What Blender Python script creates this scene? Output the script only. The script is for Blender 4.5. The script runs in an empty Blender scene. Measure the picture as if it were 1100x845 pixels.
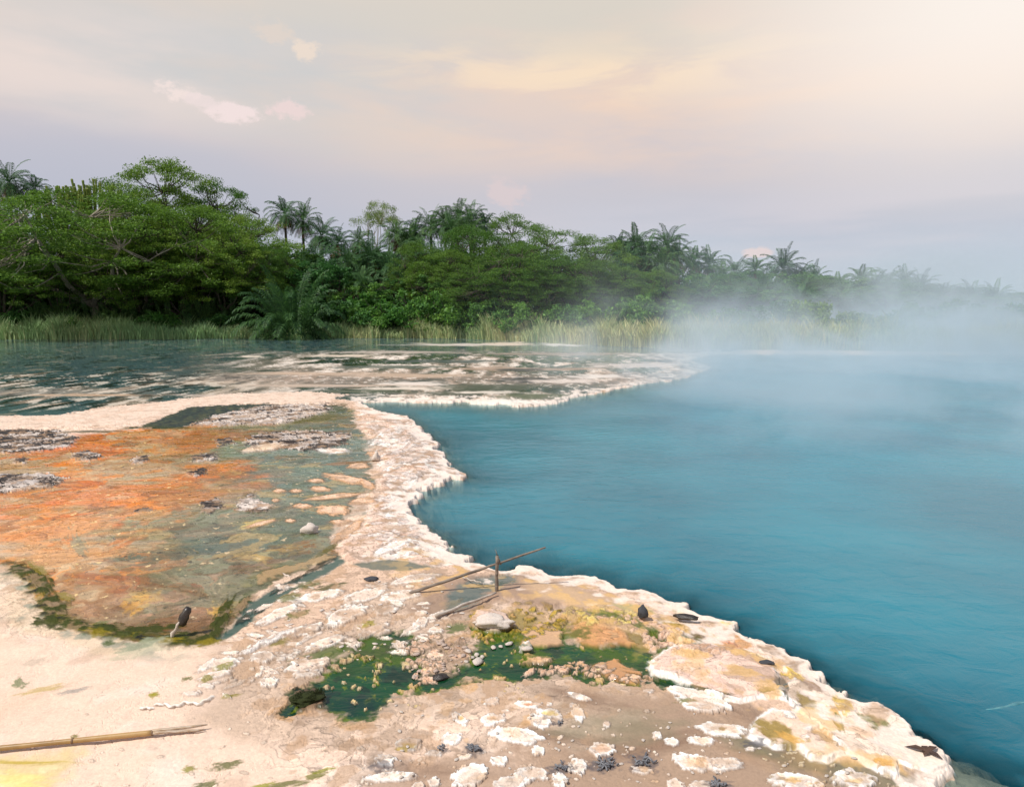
import bpy, bmesh, math, random
import numpy as np
from mathutils import Vector, Matrix
C_ = bpy.context.scene.collection
F32 = np.float32
# ------------------------------------------------------------------ camera model
CAM_H, FOC, PCX, PCY = 2.2, 785.0, 550.0, 422.5
PITCH = math.radians(6.58)
CP, SP = math.cos(PITCH), math.sin(PITCH)
def G(px, py, z=0.08):
    dy = -(py - PCY) / FOC
    yc = CP + dy * SP; zc = -SP + dy * CP
    t = (z - CAM_H) / zc
    return (px - PCX) / FOC * t, yc * t
def GV(px, py, z=0.08):
    x, y = G(px, py, z); return Vector((x, y, z))
def P3(px, py, Y):
    """world point seen at a photo position, at distance Y from the camera"""
    dy = -(py - PCY) / FOC
    t = Y / (CP + dy * SP)
    return Vector(((px - PCX) / FOC * t, Y, CAM_H + (-SP + dy * CP) * t))
# ------------------------------------------------------------------ noise
_r = np.random.RandomState(5)
_perm = np.concatenate([_r.permutation(512)] * 3).astype(np.int32)
_ga = _r.rand(512) * 2 * np.pi
_gx = np.cos(_ga).astype(F32); _gy = np.sin(_ga).astype(F32)
def perlin(x, y, seed=0):
    xf = np.floor(x); yf = np.floor(y)
    xi = (xf.astype(np.int32) + seed * 37) & 511; yi = (yf.astype(np.int32) + seed * 101) & 511
    fx = (x - xf).astype(F32); fy = (y - yf).astype(F32)
    u = fx * fx * (3 - 2 * fx); v = fy * fy * (3 - 2 * fy)
    p0 = _perm[xi]; p1 = _perm[xi + 1]
    a = _perm[p0 + yi]; b = _perm[p1 + yi]; c = _perm[p0 + yi + 1]; d = _perm[p1 + yi + 1]
    na = _gx[a] * fx + _gy[a] * fy; nb = _gx[b] * (fx - 1) + _gy[b] * fy
    nc = _gx[c] * fx + _gy[c] * (fy - 1); nd = _gx[d] * (fx - 1) + _gy[d] * (fy - 1)
    lo = na + (nb - na) * u
    return (lo + (nc + (nd - nc) * u - lo) * v) * 1.5
def fbm(x, y, o=4, seed=0, gain=.5):
    s = 0; a = 1; t = 0
    for i in range(o):
        s = s + a * perlin(x, y, seed + i * 7); t += a
        a *= gain; x = x * 2.03 + 11.3; y = y * 2.03 + 5.1
    return (s / t).astype(F32)
def sm(e0, e1, x):
    t = np.clip((x - e0) / (e1 - e0), 0, 1); return t * t * (3 - 2 * t)
def lin(c):
    return (np.array(c, F32) / 255.0) ** 2.75 * 0.90
# ------------------------------------------------------------------ the ground, laid out on a graded grid
RES = 1.5                                           # samples per photo pixel
PX0, PX1, PY0, PY1 = -240, 1340, 362, 962
pxs = np.linspace(PX0, PX1, int((PX1 - PX0) * RES) + 1); pys = np.linspace(PY0, PY1, int((PY1 - PY0) * RES) + 1)
NR, NC = len(pys), len(pxs)
PX, PY = np.meshgrid(pxs, pys); PX = PX.astype(F32); PY = PY.astype(F32)
WX, WY = G(PX, PY); WX = WX.astype(F32); WY = WY.astype(F32)
ASP = (WY / 2.1)                                    # foreshortening, y metres per x metre
N1 = fbm(WX * .7, WY * .7, 5, 1); N2 = fbm(WX * 2.2, WY * 2.2, 4, 2); N3 = fbm(WX * 7, WY * 7, 4, 3)
N4 = fbm(WX * 22, WY * 22, 3, 4); N5 = fbm(WX * 60, WY * 60, 2, 5)
M2 = fbm(WX * 2.2, WY * 2.2, 4, 12); M3 = fbm(WX * 6, WY * 6, 4, 13); M1 = fbm(WX * .5, WY * .5, 4, 14)
RID = 1 - np.abs(fbm(WX * 3.5 + N2, WY * 3.5 + N3, 4, 21)) * 3.2      # thin ridges
RID2 = 1 - np.abs(fbm(WX * 11 + N3, WY * 11, 3, 22)) * 3
fade = sm(32, 8, WY)                                # fine height detail dies out far away
COL = np.empty((NR, NC, 3), F32); HGT = np.zeros((NR, NC), F32); WET = np.zeros((NR, NC), F32); FLAT = np.zeros((NR, NC), F32)
def sl(x0, x1, y0, y1):
    a = max(0, int((y0 - PY0) * RES)); b = min(NR, int((y1 - PY0) * RES) + 1)
    c = max(0, int((x0 - PX0) * RES)); d = min(NC, int((x1 - PX0) * RES) + 1)
    return slice(a, b), slice(c, d)
def sdf(poly, margin=40, full=False):
    """signed distance (px-sized units, positive inside); y stretched by the local foreshortening"""
    pts = np.array(poly, float)
    if full: S = (slice(0, NR), slice(0, NC))
    else: S = sl(pts[:, 0].min() - margin, pts[:, 0].max() + margin, pts[:, 1].min() - margin * .7, pts[:, 1].max() + margin * .7)
    x = PX[S]; y = PY[S]
    asp = min(3.5, max(1.6, float(G(0, pts[:, 1].mean())[1]) / 2.6)) if not full else 2.2
    d2 = np.full(x.shape, 1e9, F32); ins = np.zeros(x.shape, bool)
    n = len(pts)
    for i in range(n):
        ax, ay = pts[i]; bx, by = pts[(i + 1) % n]
        ex, ey = bx - ax, (by - ay) * asp
        wx = x - ax; wy = (y - ay) * asp
        t = np.clip((wx * ex + wy * ey) / (ex * ex + ey * ey + 1e-9), 0, 1)
        d2 = np.minimum(d2, (wx - t * ex) ** 2 + (wy - t * ey) ** 2)
        if ay != by:
            c = ((y >= min(ay, by)) & (y < max(ay, by))) & (x < (bx - ax) * (y - ay) / (by - ay) + ax)
            ins ^= c
    return S, np.where(ins, 1, -1) * np.sqrt(d2)
def put(S, m, color, strength=1.0, h=None, wet=None, hadd=None):
    m = np.clip(m * strength, 0, 1)
    c = lin(color) if not isinstance(color, np.ndarray) else color
    COL[S] += (c - COL[S]) * m[..., None]
    if h is not None: HGT[S] += (h - HGT[S]) * m
    if hadd is not None: HGT[S] += hadd * m
    if wet is not None: WET[S] += (wet - WET[S]) * m
def area(poly, color, soft=4, amp=8, strength=1.0, h=None, wet=None, hadd=None, n=None, rim=None, rimw=3):
    S, d = sdf(poly, 30 + amp + soft)
    nn = (N2[S] * .6 + N3[S] * .7 + N4[S] * .35) if n is None else n[S]
    d = d + nn * amp * 2
    m = sm(-soft, soft, d)
    put(S, m, color, strength, h, wet, hadd)
    if rim is not None:
        put(S, sm(-rimw, 0, d) * sm(rimw, 0, d), rim, .9)
    return S, m, d
def blob(cx, cy, rx, ry, color, ang=0, soft=.35, rough=.5, strength=1.0, h=None, wet=None, hadd=None, seed=None):
    R = max(rx, ry) * 2.0 + 3
    S = sl(cx - R, cx + R, cy - R, cy + R)
    x = PX[S] - cx; y = PY[S] - cy
    ca, sa = math.cos(math.radians(ang)), math.sin(math.radians(ang))
    u = (x * ca + y * sa) / rx; v = (-x * sa + y * ca) / ry
    sd = seed if seed is not None else int(cx * 3 + cy * 7) % 400
    nz = fbm(u * 1.6 + sd, v * 1.6, 4, sd % 50)
    r = np.sqrt(u * u + v * v) + nz * rough * 1.3
    m = sm(1 + soft, 1 - soft, r)
    put(S, m, color, strength, h, wet, hadd)
    return S, m, r
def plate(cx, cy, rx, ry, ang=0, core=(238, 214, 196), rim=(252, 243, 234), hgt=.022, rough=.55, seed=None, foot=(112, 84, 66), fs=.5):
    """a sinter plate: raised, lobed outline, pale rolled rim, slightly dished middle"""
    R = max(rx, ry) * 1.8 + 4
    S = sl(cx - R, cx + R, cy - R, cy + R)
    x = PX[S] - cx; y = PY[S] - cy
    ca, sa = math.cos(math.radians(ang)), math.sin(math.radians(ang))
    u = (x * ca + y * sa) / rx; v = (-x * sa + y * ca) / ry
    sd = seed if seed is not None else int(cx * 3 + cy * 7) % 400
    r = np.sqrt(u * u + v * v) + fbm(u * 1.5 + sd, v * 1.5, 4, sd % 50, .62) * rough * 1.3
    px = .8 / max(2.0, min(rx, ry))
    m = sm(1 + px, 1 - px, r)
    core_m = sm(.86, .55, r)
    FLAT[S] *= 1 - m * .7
    put(S, sm(1.0 + 1.6 / max(1.5, min(rx, ry)), 1.0, r), foot, fs)  # dark ring under the plate edge: painted shade plus sediment stain
    put(S, m, rim, 1, wet=0)
    put(S, core_m, core, .85)
    HGT[S] += m * hgt * (1 - .35 * core_m) * (1 + .4 * N4[S])
    return S, m, r

# --- base: pale warm sand with soft mottling
COL[:] = lin((240, 214, 193))
ALL = (slice(0, NR), slice(0, NC))
put(ALL, sm(-.1, .5, N1 + .4 * N2), (226, 196, 170), .5)
put(ALL, sm(0, .5, M2), (246, 230, 216), .5)
HGT += N1 * .03 + N2 * .012 * fade + N3 * .004 * fade
WET += .12
# --- grey-brown worn ground in the middle and lower right
area([(205, 775), (240, 700), (300, 650), (360, 615), (440, 612), (520, 640), (640, 640), (760, 700), (860, 760), (980, 800), (1060, 850),
      (1060, 1000), (560, 1000), (600, 840), (540, 790), (500, 800), (560, 760), (470, 770), (400, 790), (330, 800), (250, 790)],
     (210, 186, 165), soft=26, amp=20, strength=.9)
S_, m_, d_ = area([(600, 742), (700, 738), (800, 752), (900, 800), (1010, 830), (1040, 1000), (380, 1000), (390, 835), (430, 815), (600, 800), (680, 770)],
     (174, 148, 126), soft=22, amp=22, strength=.72, wet=.3)
FLAT[S_] = np.maximum(FLAT[S_], m_)
for b in [(620, 748, 42, 7, 12), (440, 822, 60, 8, 6), (820, 770, 50, 10, 22), (600, 790, 60, 6, 8), (700, 800, 60, 9, -12), (860, 815, 60, 9, 12)]:
    blob(b[0], b[1], b[2], b[3], (140, 114, 96), ang=b[4], soft=.8, rough=.6, strength=.55)
for b in [(870, 815, 60, 12, 14), (930, 822, 50, 9, 10), (660, 780, 60, 16, 0), (800, 797, 30, 8, 20), (960, 840, 60, 9, 5)]:
    blob(b[0], b[1], b[2], b[3], (128, 130, 104), ang=b[4], soft=.8, rough=.8, strength=.5, wet=.5)
put(ALL, sm(.25, .6, N2 + M3 * .6) * sm(600, 660, PY), (160, 130, 110), .25)
# --- pale terrace between the orange basin and the pool
area([(345, 425), (395, 430), (450, 445), (500, 500), (460, 530), (450, 570), (540, 600), (700, 630), (800, 690), (900, 745), (1030, 815), (900, 815),
      (800, 745), (700, 690), (600, 650), (480, 640), (400, 625), (300, 700), (250, 690), (280, 650), (360, 600), (400, 560), (405, 500), (380, 455)],
     (226, 196, 172), soft=8, amp=14, strength=.85, hadd=.02)
# --- basin of shallow coloured water on the left
BASIN = [(-300, 488), (-20, 487), (70, 470), (140, 461), (250, 452), (330, 436), (372, 434), (385, 450), (392, 480), (400, 520), (372, 548), (352, 575), (368, 598), (338, 606),
         (300, 622), (262, 646), (250, 668), (226, 690), (190, 694), (120, 684), (60, 670), (42, 652), (22, 622), (5, 604), (-60, 600), (-300, 640)]
S, mB, dB = area(BASIN, (176, 144, 124), soft=4, amp=7, h=.0, wet=.75)
BS, BM, BD = S, mB, dB
def inb(color, m, strength=1, wet=None, hadd=None): put(BS, BM * m, color, strength, wet=wet, hadd=hadd)
X, Y = PX[BS], PY[BS]; n1, n2, n3, n4, m2, m3 = N1[BS], N2[BS], N3[BS], N4[BS], M2[BS], M3[BS]
leftness = sm(330, 120, X + (Y - 520) * .6 + n1 * 120)
flow = fbm((WX[BS] * .35 - WY[BS] * .25) * 3.0 + n1, (WY[BS] + WX[BS] * .5) * .9 + n2 * .4, 5, 33)        # long curved streaks
flow2 = fbm((WX[BS]) * 1.2 + n1 * 1.5, (WY[BS] + .35 * WX[BS]) * 1.6, 5, 35)
inb((122, 124, 104), 1 - leftness, .95)
inb((202, 116, 30), leftness * sm(.02, .08, flow + .12 * n3), .85)
inb((216, 126, 22), leftness * sm(.16, .22, flow + .3 * m2 + .1 * n3), .75)
inb((160, 82, 16), leftness * sm(.12, .3, flow2), .5)
inb((186, 160, 152), leftness * sm(.14, .19, -flow2 + .3 * n2), .8)
inb((206, 160, 128), leftness * sm(.18, .24, m2 + .3 * flow), .55)
inb((84, 112, 106), (1 - leftness) * sm(.06, .14, flow), .75)
inb((146, 142, 112), (1 - leftness) * sm(.10, .18, -flow2), .7)
inb((150, 112, 62), (1 - leftness) * sm(.16, .22, m2 + .4 * flow2 + .1 * n3), .6)
lowY = sm(585, 640, Y + n1 * 30 + (X - 150) * .12)
inb((150, 112, 82), lowY, .7); inb((128, 88, 34), lowY * sm(-.02, .2, m3 * .6 + n2), .7); inb((176, 150, 128), lowY * sm(.1, .25, -n2 + .4 * n3), .6)
# hand placed patches in the basin: x, y, rx, ry, angle, colour, strength
for b in [(70, 478, 70, 9, -3, (198, 108, 34), .7), (215, 470, 90, 8, -2, (192, 112, 44), .6), (110, 535, 110, 14, -6, (212, 122, 26), .8), (235, 507, 70, 8, -4, (208, 122, 28), .85),
          (300, 503, 14, 4, 0, (200, 120, 60), .6), (60, 570, 90, 12, -4, (206, 142, 92), .8), (30, 520, 50, 6, 0, (188, 150, 130), .5),
          (140, 505, 60, 9, 0, (182, 162, 150), .8), (70, 595, 70, 12, -6, (200, 146, 104), .8), (155, 552, 40, 8, -16, (196, 104, 26), .7),
          (138, 577, 22, 6, -22, (204, 124, 36), .8), (160, 555, 26, 7, -14, (150, 144, 124), .85), (85, 585, 14, 7, 60, (128, 134, 126), .7),
          (205, 560, 90, 8, -8, (120, 126, 110), .7), (240, 586, 100, 9, -7, (84, 106, 96), .8), (190, 595, 60, 5, -5, (72, 94, 88), .75), (330, 478, 90, 9, -2, (130, 146, 132), .8),
          (340, 500, 60, 14, -8, (104, 128, 116), .85), (310, 530, 60, 12, -14, (118, 132, 116), .8), (200, 535, 70, 7, -9, (168, 128, 96), .7), (330, 560, 50, 14, -20, (104, 122, 104), .8),
          (170, 616, 110, 7, -4, (104, 96, 62), .6), (60, 620, 30, 12, 0, (176, 122, 70), .6), (100, 640, 45, 14, 0, (168, 134, 116), .8), (150, 625, 70, 9, 4, (156, 90, 26), .8),
          (185, 652, 34, 8, 0, (186, 144, 120), .8), (150, 645, 17, 8, -30, (212, 160, 76), .7), (220, 628, 34, 8, -10, (158, 128, 100), .7), (225, 650, 22, 12, -30, (160, 122, 92), .8),
          (75, 655, 26, 8, 0, (172, 134, 112), .7), (300, 592, 24, 5, -10, (200, 168, 104), .8), (235, 655, 8, 7, 0, (226, 178, 104), .9), (310, 590, 22, 8, -10, (132, 100, 34), .6),
          (337, 588, 12, 7, 0, (142, 100, 28), .9), (300, 615, 34, 5, -12, (120, 100, 44), .6), (275, 562, 16, 4, -12, (226, 196, 130), .8), (120, 470, 9, 2.4, 0, (196, 176, 168), .8),
          (235, 455, 60, 4, 0, (150, 134, 112), .6), (340, 447, 32, 5, -6, (122, 110, 34), .85), (350, 441, 16, 2.5, 0, (120, 130, 110), .7), (60, 548, 60, 5, -2, (176, 140, 104), .6)]:
    blob(b[0], b[1], b[2], b[3], b[5], ang=b[4], soft=.4, rough=1.1, strength=b[6] * .9, wet=.75)
# pale slick
blob(155, 553, 20, 4, (150, 146, 126), ang=-14, soft=.2, rough=.5, strength=.9)
# mosaic of thin mats: warped cells with crisp borders
for (fx, fy, sd, lo, colr, st, side) in [(.8, 1.3, 111, .16, (200, 176, 160), .6, 1), (1.1, 1.7, 113, .17, (166, 122, 74), .55, 1), (1.6, 2.4, 115, .20, (216, 136, 40), .65, 1), (2.4, 3.4, 117, .22, (120, 76, 30), .6, 1), (1.0, 1.5, 119, .15, (140, 148, 124), .6, 0), (1.8, 2.4, 121, .18, (96, 100, 60), .6, 0), (2.0, 3.0, 123, .2, (194, 162, 104), .6, 0), (3, 4, 125, .22, (58, 78, 62), .6, 0)]:
    q = fbm(WX[BS] * fx + n2 * 1.1 + WY[BS] * .2, WY[BS] * fy * .7 + n1 * 1.3 + .3 * WX[BS], 5, sd, .55)
    k_ = leftness if side else 1 - leftness
    inb(colr, k_ * sm(lo - .03, lo + .08, q), st * .85)
# millimetre ledges under the film of water, each with its own tone
T_ = fbm(WX[BS] * 1.7 + n2 * .8, WY[BS] * 1.5 + n1, 5, 131, .58) * 9
fl_ = np.floor(T_); fr_ = T_ - fl_; hs_ = np.modf(np.abs(np.sin(fl_ * 12.99) * 43758.5))[0].astype(F32)
COL[BS] *= (1 + BM * ((hs_ - .5) * .26 + .14 * sm(.02, .1, fr_) * sm(.3, .12, fr_) - .38 * sm(.90, .98, fr_) + .22 * N4[BS] + .16 * n3))[..., None]
HGT[BS] += BM * (hs_ * .004 + sm(0, .1, fr_) * .004 - .003)
WET[BS] += BM * (sm(-.1, .25, -flow + .6 * hs_ - .3) * .22 - .12)
spk = sm(.34, .42, fbm(WX[BS] * 16, WY[BS] * 16, 3, 133)) * sm(.0, .2, m3); inb((44, 34, 24), spk, .7)
inb((236, 206, 170), sm(.36, .44, fbm(WX[BS] * 13, WY[BS] * 11, 3, 135)) * sm(.0, .2, -m3), .7)
# thin dark current lines
inb((64, 78, 72), (1 - leftness) * sm(.93, 1.0, 1 - np.abs(flow2) * 6), .45)
inb((110, 70, 40), leftness * sm(.95, 1.0, 1 - np.abs(flow) * 7), .35)
COL[BS] *= np.stack([1 + .30 * BM * leftness + .06 * BM, 1 + .30 * BM * leftness + .10 * BM, 1 - .12 * BM * leftness + .08 * BM], -1)
# mossy lip of the basin
low_edge = sm(590, 615, Y) * sm(300, 210, X - (640 - Y) * 1.0) * sm(-30, 20, X)
lip = sm(26, 3, np.abs(dB - 10 + m3 * 16)) * low_edge
put(S, lip * sm(-.28, -.05, n3 + .5 * n2), (88, 92, 26), .97, wet=.3, hadd=.028)
put(S, lip * sm(.02, .22, n3 + .4 * n4), (32, 36, 14), .9, hadd=.012)
put(S, lip * sm(.1, .3, -n3 + .3 * n4), (150, 138, 40), .7)
halo = sm(34, 4, np.abs(dB + 20 + n2 * 14)) * low_edge * (1 - BM)
put(S, halo, (206, 190, 150), .3); put(S, halo * sm(.05, .3, m3), (118, 140, 128), .55, wet=.7)
for b in [(44, 626, 20, 9, 50), (60, 650, 16, 9, 10), (52, 668, 14, 6, 0), (88, 674, 34, 6, 6), (120, 676, 22, 6, 0), (160, 676, 30, 5, -4), (205, 686, 28, 7, 0), (235, 672, 8, 13, 20), (262, 650, 12, 5, -40), (240, 655, 6, 14, 35),
          (255, 655, 10, 5, -30), (20, 612, 12, 5, 20)]:
    blob(b[0], b[1], b[2], b[3], (80, 86, 24), ang=b[4], soft=.3, rough=1.0, strength=.95, wet=.2, hadd=.02)
for b in [(70, 640, 9, 4, 20), (105, 680, 14, 3, 5), (222, 690, 14, 3, -8), (40, 610, 12, 4, 30), (178, 688, 18, 3, 0)]:
    blob(b[0], b[1], b[2], b[3], (150, 134, 40), ang=b[4], soft=.4, rough=.9, strength=.85)
# narrow stream running along the basin's right lip
area([(250, 672), (262, 652), (300, 628), (345, 610), (362, 597), (372, 602), (352, 616), (310, 636), (275, 660), (248, 684), (236, 686)], (84, 108, 96), soft=3, amp=4, wet=.8, h=0.0)
for b in [(300, 632, 10, 2.5), (262, 664, 9, 4), (345, 606, 18, 2.5), (280, 655, 7, 3), (318, 622, 14, 2)]:
    blob(b[0], b[1], b[2], b[3], (44, 52, 16), ang=-30, soft=.3, rough=.9, strength=.9, hadd=.012)
area([(272, 618), (310, 606), (338, 596), (356, 590), (360, 596), (334, 606), (300, 618), (278, 626)], (196, 166, 128), strength=.75, soft=4, amp=12, hadd=.018, wet=.35)
# little crust bars standing in the shallow right part of the basin
rg = random.Random(3)
for b in [(372, 514, 22, 4, 10), (358, 533, 26, 2.5, -6), (358, 548, 18, 5.5, 3), (325, 543, 9, 2.4, 0), (395, 520, 8, 4, 30), (344, 525, 10, 2.5, 5), (318, 527, 6, 1.8, 0), (331, 571, 0.1, 0.1, 0), (375, 570, 18, 5, -35),
          (300, 527, 6, 2, 0), (340, 516, 8, 2, 0), (385, 500, 12, 3, 0), (404, 487, 10, 2.6, 0), (365, 560, 10, 2, 0), (312, 559, 5, 1.6, 0), (296, 537, 4, 1.5, 0), (280, 562, 14, 2, -14), (390, 538, 14, 3, -4)]:
    if b[2] > 1: plate(b[0], b[1], b[2], b[3], b[4], core=(236, 204, 178), rim=(228, 186, 150), hgt=.03)
blob(380, 585, 24, 4, (150, 104, 30), ang=-20, soft=.3, rough=.8, strength=.9); blob(352, 590, 14, 3, (112, 104, 22), ang=-30, soft=.3, rough=.8, strength=.9)
blob(370, 497, 26, 1.6, (150, 108, 40), ang=-4, soft=.3, rough=.6, strength=.9)
blob(330, 450, 44, 3.4, (116, 108, 30), ang=-3, soft=.3, rough=.8, strength=.9); blob(300, 444, 30, 2.5, (90, 104, 84), ang=-3, soft=.4, rough=.8, strength=.8)
blob(400, 447, 18, 2, (196, 140, 60), soft=.5, rough=.8, strength=.8)
# --- cream ribbon, dark ridge and the far shallows
FAR = [(-300, 340), (1200, 340), (760, 379), (738, 385), (764, 392), (756, 396), (731, 405), (664, 414), (617, 424), (592, 432), (560, 434), (520, 432), (500, 430), (388, 429), (345, 428),
       (330, 422), (238, 424), (180, 431), (112, 438), (60, 446), (-300, 449)]
S, m, d = area(FAR, (96, 110, 102), soft=1.5, amp=2, h=.0, wet=.8)
def far(color, mm, strength=1, **k): put(S, m * mm, color, strength, **k)
X, Y = PX[S], PY[S]
st1 = fbm(WX[S] * .35, WY[S] * .16, 5, 41); st2 = fbm(WX[S] * 1.3, WY[S] * .45, 5, 42); st3 = fbm(WX[S] * 3.2, WY[S] * 1.3, 3, 43)
nearp = sm(180, 420, X + 90 * st1) * sm(372, 388, Y + 5 * st1)
far((104, 132, 134), 1 - nearp, .85); far((30, 48, 46), (1 - nearp) * sm(.0, .25, st2 + .3 * st3), .75)
far((160, 178, 168), (1 - nearp) * sm(.2, .32, st3 + .5 * st2), .5); far((200, 190, 170), (1 - nearp) * sm(.24, .32, fbm(WX[S] * 1.1, WY[S] * .8, 4, 44)), .5)
far((206, 184, 164), nearp * sm(-.12, .12, st1 + .5 * st2), .85, wet=.35); far((236, 222, 206), nearp * sm(.08, .26, st2 + .2 * st1), .85, wet=.2, hadd=.01)
far((92, 92, 60), nearp * sm(.06, .22, -st2 + .3 * st1), .7); far((44, 58, 44), nearp * sm(.16, .3, -st2 - .3 * st3), .7)
far((186, 160, 140), sm(396, 404, Y + 5 * st1) * sm(418, 408, Y + 4 * st1) * sm(100, 260, X + 100 * st1), .6, wet=.3)
far((166, 150, 132), sm(414, 419, Y + 3 * st2) * sm(428, 423, Y) * sm(260, 60, X), .6, wet=.4)
band = sm(398, 404, Y + 3 * st2) * sm(444, 436, Y) * sm(330, 240, X)
far((206, 184, 160), band * sm(-.05, .25, st1 + .6 * st2), .6, wet=.5); far((226, 212, 194), band * sm(.1, .3, st3 + .4 * st2), .65, wet=.4); far((40, 44, 40), band * sm(.1, .3, -st3 - .2 * st2), .8)
hf = fbm(WX[S] * 3.4, WY[S] * 2.2, 4, 46, .65)
far((74, 88, 78), nearp * sm(.06, .2, hf), .6); far((244, 232, 218), nearp * sm(.14, .26, -hf + .3 * st2), .75)
for b in [(270, 383, 16, 1, (240, 225, 205)), (368, 382, 34, 1.2, (240, 222, 200)), (500, 370, 60, 1.4, (240, 226, 212)), (606, 370, 26, 1.8, (248, 238, 228)), (545, 369, 22, 1.8, (240, 220, 200)), (440, 378, 70, 1.2, (206, 190, 176)),
          (600, 380, 80, 1.6, (186, 168, 150)), (330, 401, 90, 1.4, (214, 188, 164)), (560, 396, 90, 1.8, (196, 170, 148)), (680, 392, 50, 2.6, (232, 216, 204)), (440, 403, 70, 2, (210, 184, 160)),
          (520, 416, 50, 5, (70, 84, 54)), (575, 425, 34, 3.2, (92, 104, 62)), (450, 410, 34, 3, (56, 74, 62)), (565, 408, 30, 2.6, (34, 46, 44)), (480, 422, 30, 2, (60, 78, 46)), (555, 397, 26, 1.6, (40, 52, 48)),
          (440, 412, 30, 2.2, (244, 230, 216)), (430, 417, 44, 1.4, (242, 226, 208)), (545, 430, 26, 1.8, (246, 236, 224)), (520, 421, 34, 1.2, (240, 226, 210)), (610, 409, 40, 2, (236, 220, 206)), (645, 404, 30, 2, (240, 228, 216)),
          (390, 420, 46, 1.8, (96, 104, 76)), (345, 414, 80, 1.6, (214, 192, 172)), (480, 388, 60, 1.6, (80, 96, 88)), (420, 394, 60, 1.6, (96, 108, 92)), (100, 424, 60, 1, (210, 180, 150)), (290, 424, 80, 1.6, (226, 206, 190))]:
    blob(b[0], b[1], b[2], b[3], b[4], soft=.5, rough=.9, strength=.9, wet=.5)
area([(-300, 449), (0, 447), (58, 446), (112, 438), (178, 431), (236, 424), (330, 420), (372, 424), (345, 432), (260, 434), (222, 442), (172, 450), (128, 456), (75, 458), (0, 460), (-300, 462)],
     (238, 214, 194), soft=1.5, amp=6, hadd=.03, wet=.25)
put(ALL, sm(.1, .3, N2 + .5 * N1) * sm(428, 434, PY) * sm(462, 456, PY) * sm(345, 250, PX) * sm(.2, .3, COL[..., 0]), (214, 176, 148), .35)
S_q, m_q, _ = area([(150, 458), (176, 448), (205, 437), (245, 435), (285, 433), (330, 436), (300, 442), (236, 447), (215, 456), (185, 459)], (56, 74, 62), soft=1.5, amp=3, wet=.4, n=N3)
put(S_q, m_q * sm(.05, .25, N3[S_q] + .5 * N2[S_q]), (104, 104, 70), .7); put(S_q, m_q * sm(.1, .2, -N3[S_q] + .3 * M3[S_q]), (28, 40, 44), .8)
blob(165, 459, 32, 1.6, (60, 74, 24), soft=.3, rough=.8); blob(100, 463, 34, 1.2, (52, 74, 40), soft=.3, rough=.8, strength=.8)
# white and charcoal rubble banks
def rubble(poly, dark, amp=5, hh=.09):
    S, d = sdf(poly, 20)
    d = d + (N3[S] + .6 * N4[S]) * amp * 2
    m = sm(-1.5, 1.5, d)
    k = fbm(WX[S] * 2.6 + N2[S], WY[S] * 2.2, 5, 51, .68)
    put(S, m, (226, 212, 200), 1, wet=0)
    put(S, m * sm(.0, .25, N2[S] + .5 * M3[S]), (150, 126, 108), .6)
    put(S, m * sm(-.02 + dark, .05 + dark, k + .25 * N4[S]), (44, 44, 46), .95); put(S, m * sm(.16, .22, np.abs(N3[S])) * .8, (120, 108, 100), .7)
    put(S, m * sm(.12, .25, -k), (196, 186, 180), .7)
    HGT[S] += m * (hh * .4 + hh * np.abs(k) * 2.2)
rubble([(205, 456), (235, 445), (280, 436), (350, 433), (356, 440), (335, 447), (300, 455), (240, 457)], .08)
rubble([(-300, 466), (0, 461), (60, 462), (84, 470), (76, 480), (30, 486), (-300, 494)], -.09, hh=.09)
rubble([(262, 474), (280, 465), (330, 462), (378, 466), (370, 478), (330, 485), (300, 482), (270, 484)], -.06)
rubble([(232, 473), (246, 470), (252, 476), (238, 479)], -.2); rubble([(205, 490), (230, 486), (232, 494), (208, 496)], -.15)
rubble([(-300, 512), (0, 510), (50, 508), (72, 513), (60, 522), (0, 530), (-300, 536)], -.02, hh=.08)
rubble([(78, 486), (92, 484), (114, 490), (96, 494), (80, 493)], 0); rubble([(14, 492), (28, 491), (26, 497), (16, 497)], -.1); rubble([(140, 494), (158, 489), (160, 495), (146, 498)], .1)
rubble([(204, 508), (218, 503), (224, 508), (210, 513)], -.1); rubble([(216, 540), (232, 534), (240, 542), (228, 552), (218, 550)], -.15, hh=.06)
rubble([(256, 538), (268, 530), (278, 538), (292, 542), (288, 548), (266, 550), (254, 548)], .08, hh=.06); rubble([(144, 547), (160, 545), (162, 549), (146, 550)], -.2, hh=.04)
rubble([(8, 608), (8, 608.5), (9, 609)], 0)
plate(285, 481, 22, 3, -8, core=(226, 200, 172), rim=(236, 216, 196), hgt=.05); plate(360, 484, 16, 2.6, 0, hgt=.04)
# --- the green pool in the foreground
GREEN = [(304, 763), (312, 741), (336, 733), (348, 714), (372, 698), (392, 683), (420, 676), (450, 690), (446, 712), (462, 724), (485, 722), (500, 706), (512, 694), (505, 672), (530, 652), (566, 662), (590, 676), (612, 664), (606, 684), (640, 692),
         (668, 682), (672, 668), (700, 680), (716, 690), (704, 704), (700, 720), (720, 724), (770, 732), (804, 744), (790, 747), (740, 737), (694, 737), (660, 734), (628, 731), (602, 725), (573, 733), (540, 731), (504, 725), (480, 738), (450, 741),
         (424, 749), (398, 773), (368, 773), (346, 756)]
S, m, d = area(GREEN, (34, 92, 56), soft=5, amp=15, h=-.015, wet=.8)
put(S, sm(-14, -2, d) * (1 - m) * sm(700, 740, PY[S]) * sm(-.2, .2, N2[S]), (206, 158, 96), .6)
put(S, m * sm(12, 3, d) * sm(-.3, .1, N3[S]), (118, 124, 34), .55)
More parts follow.
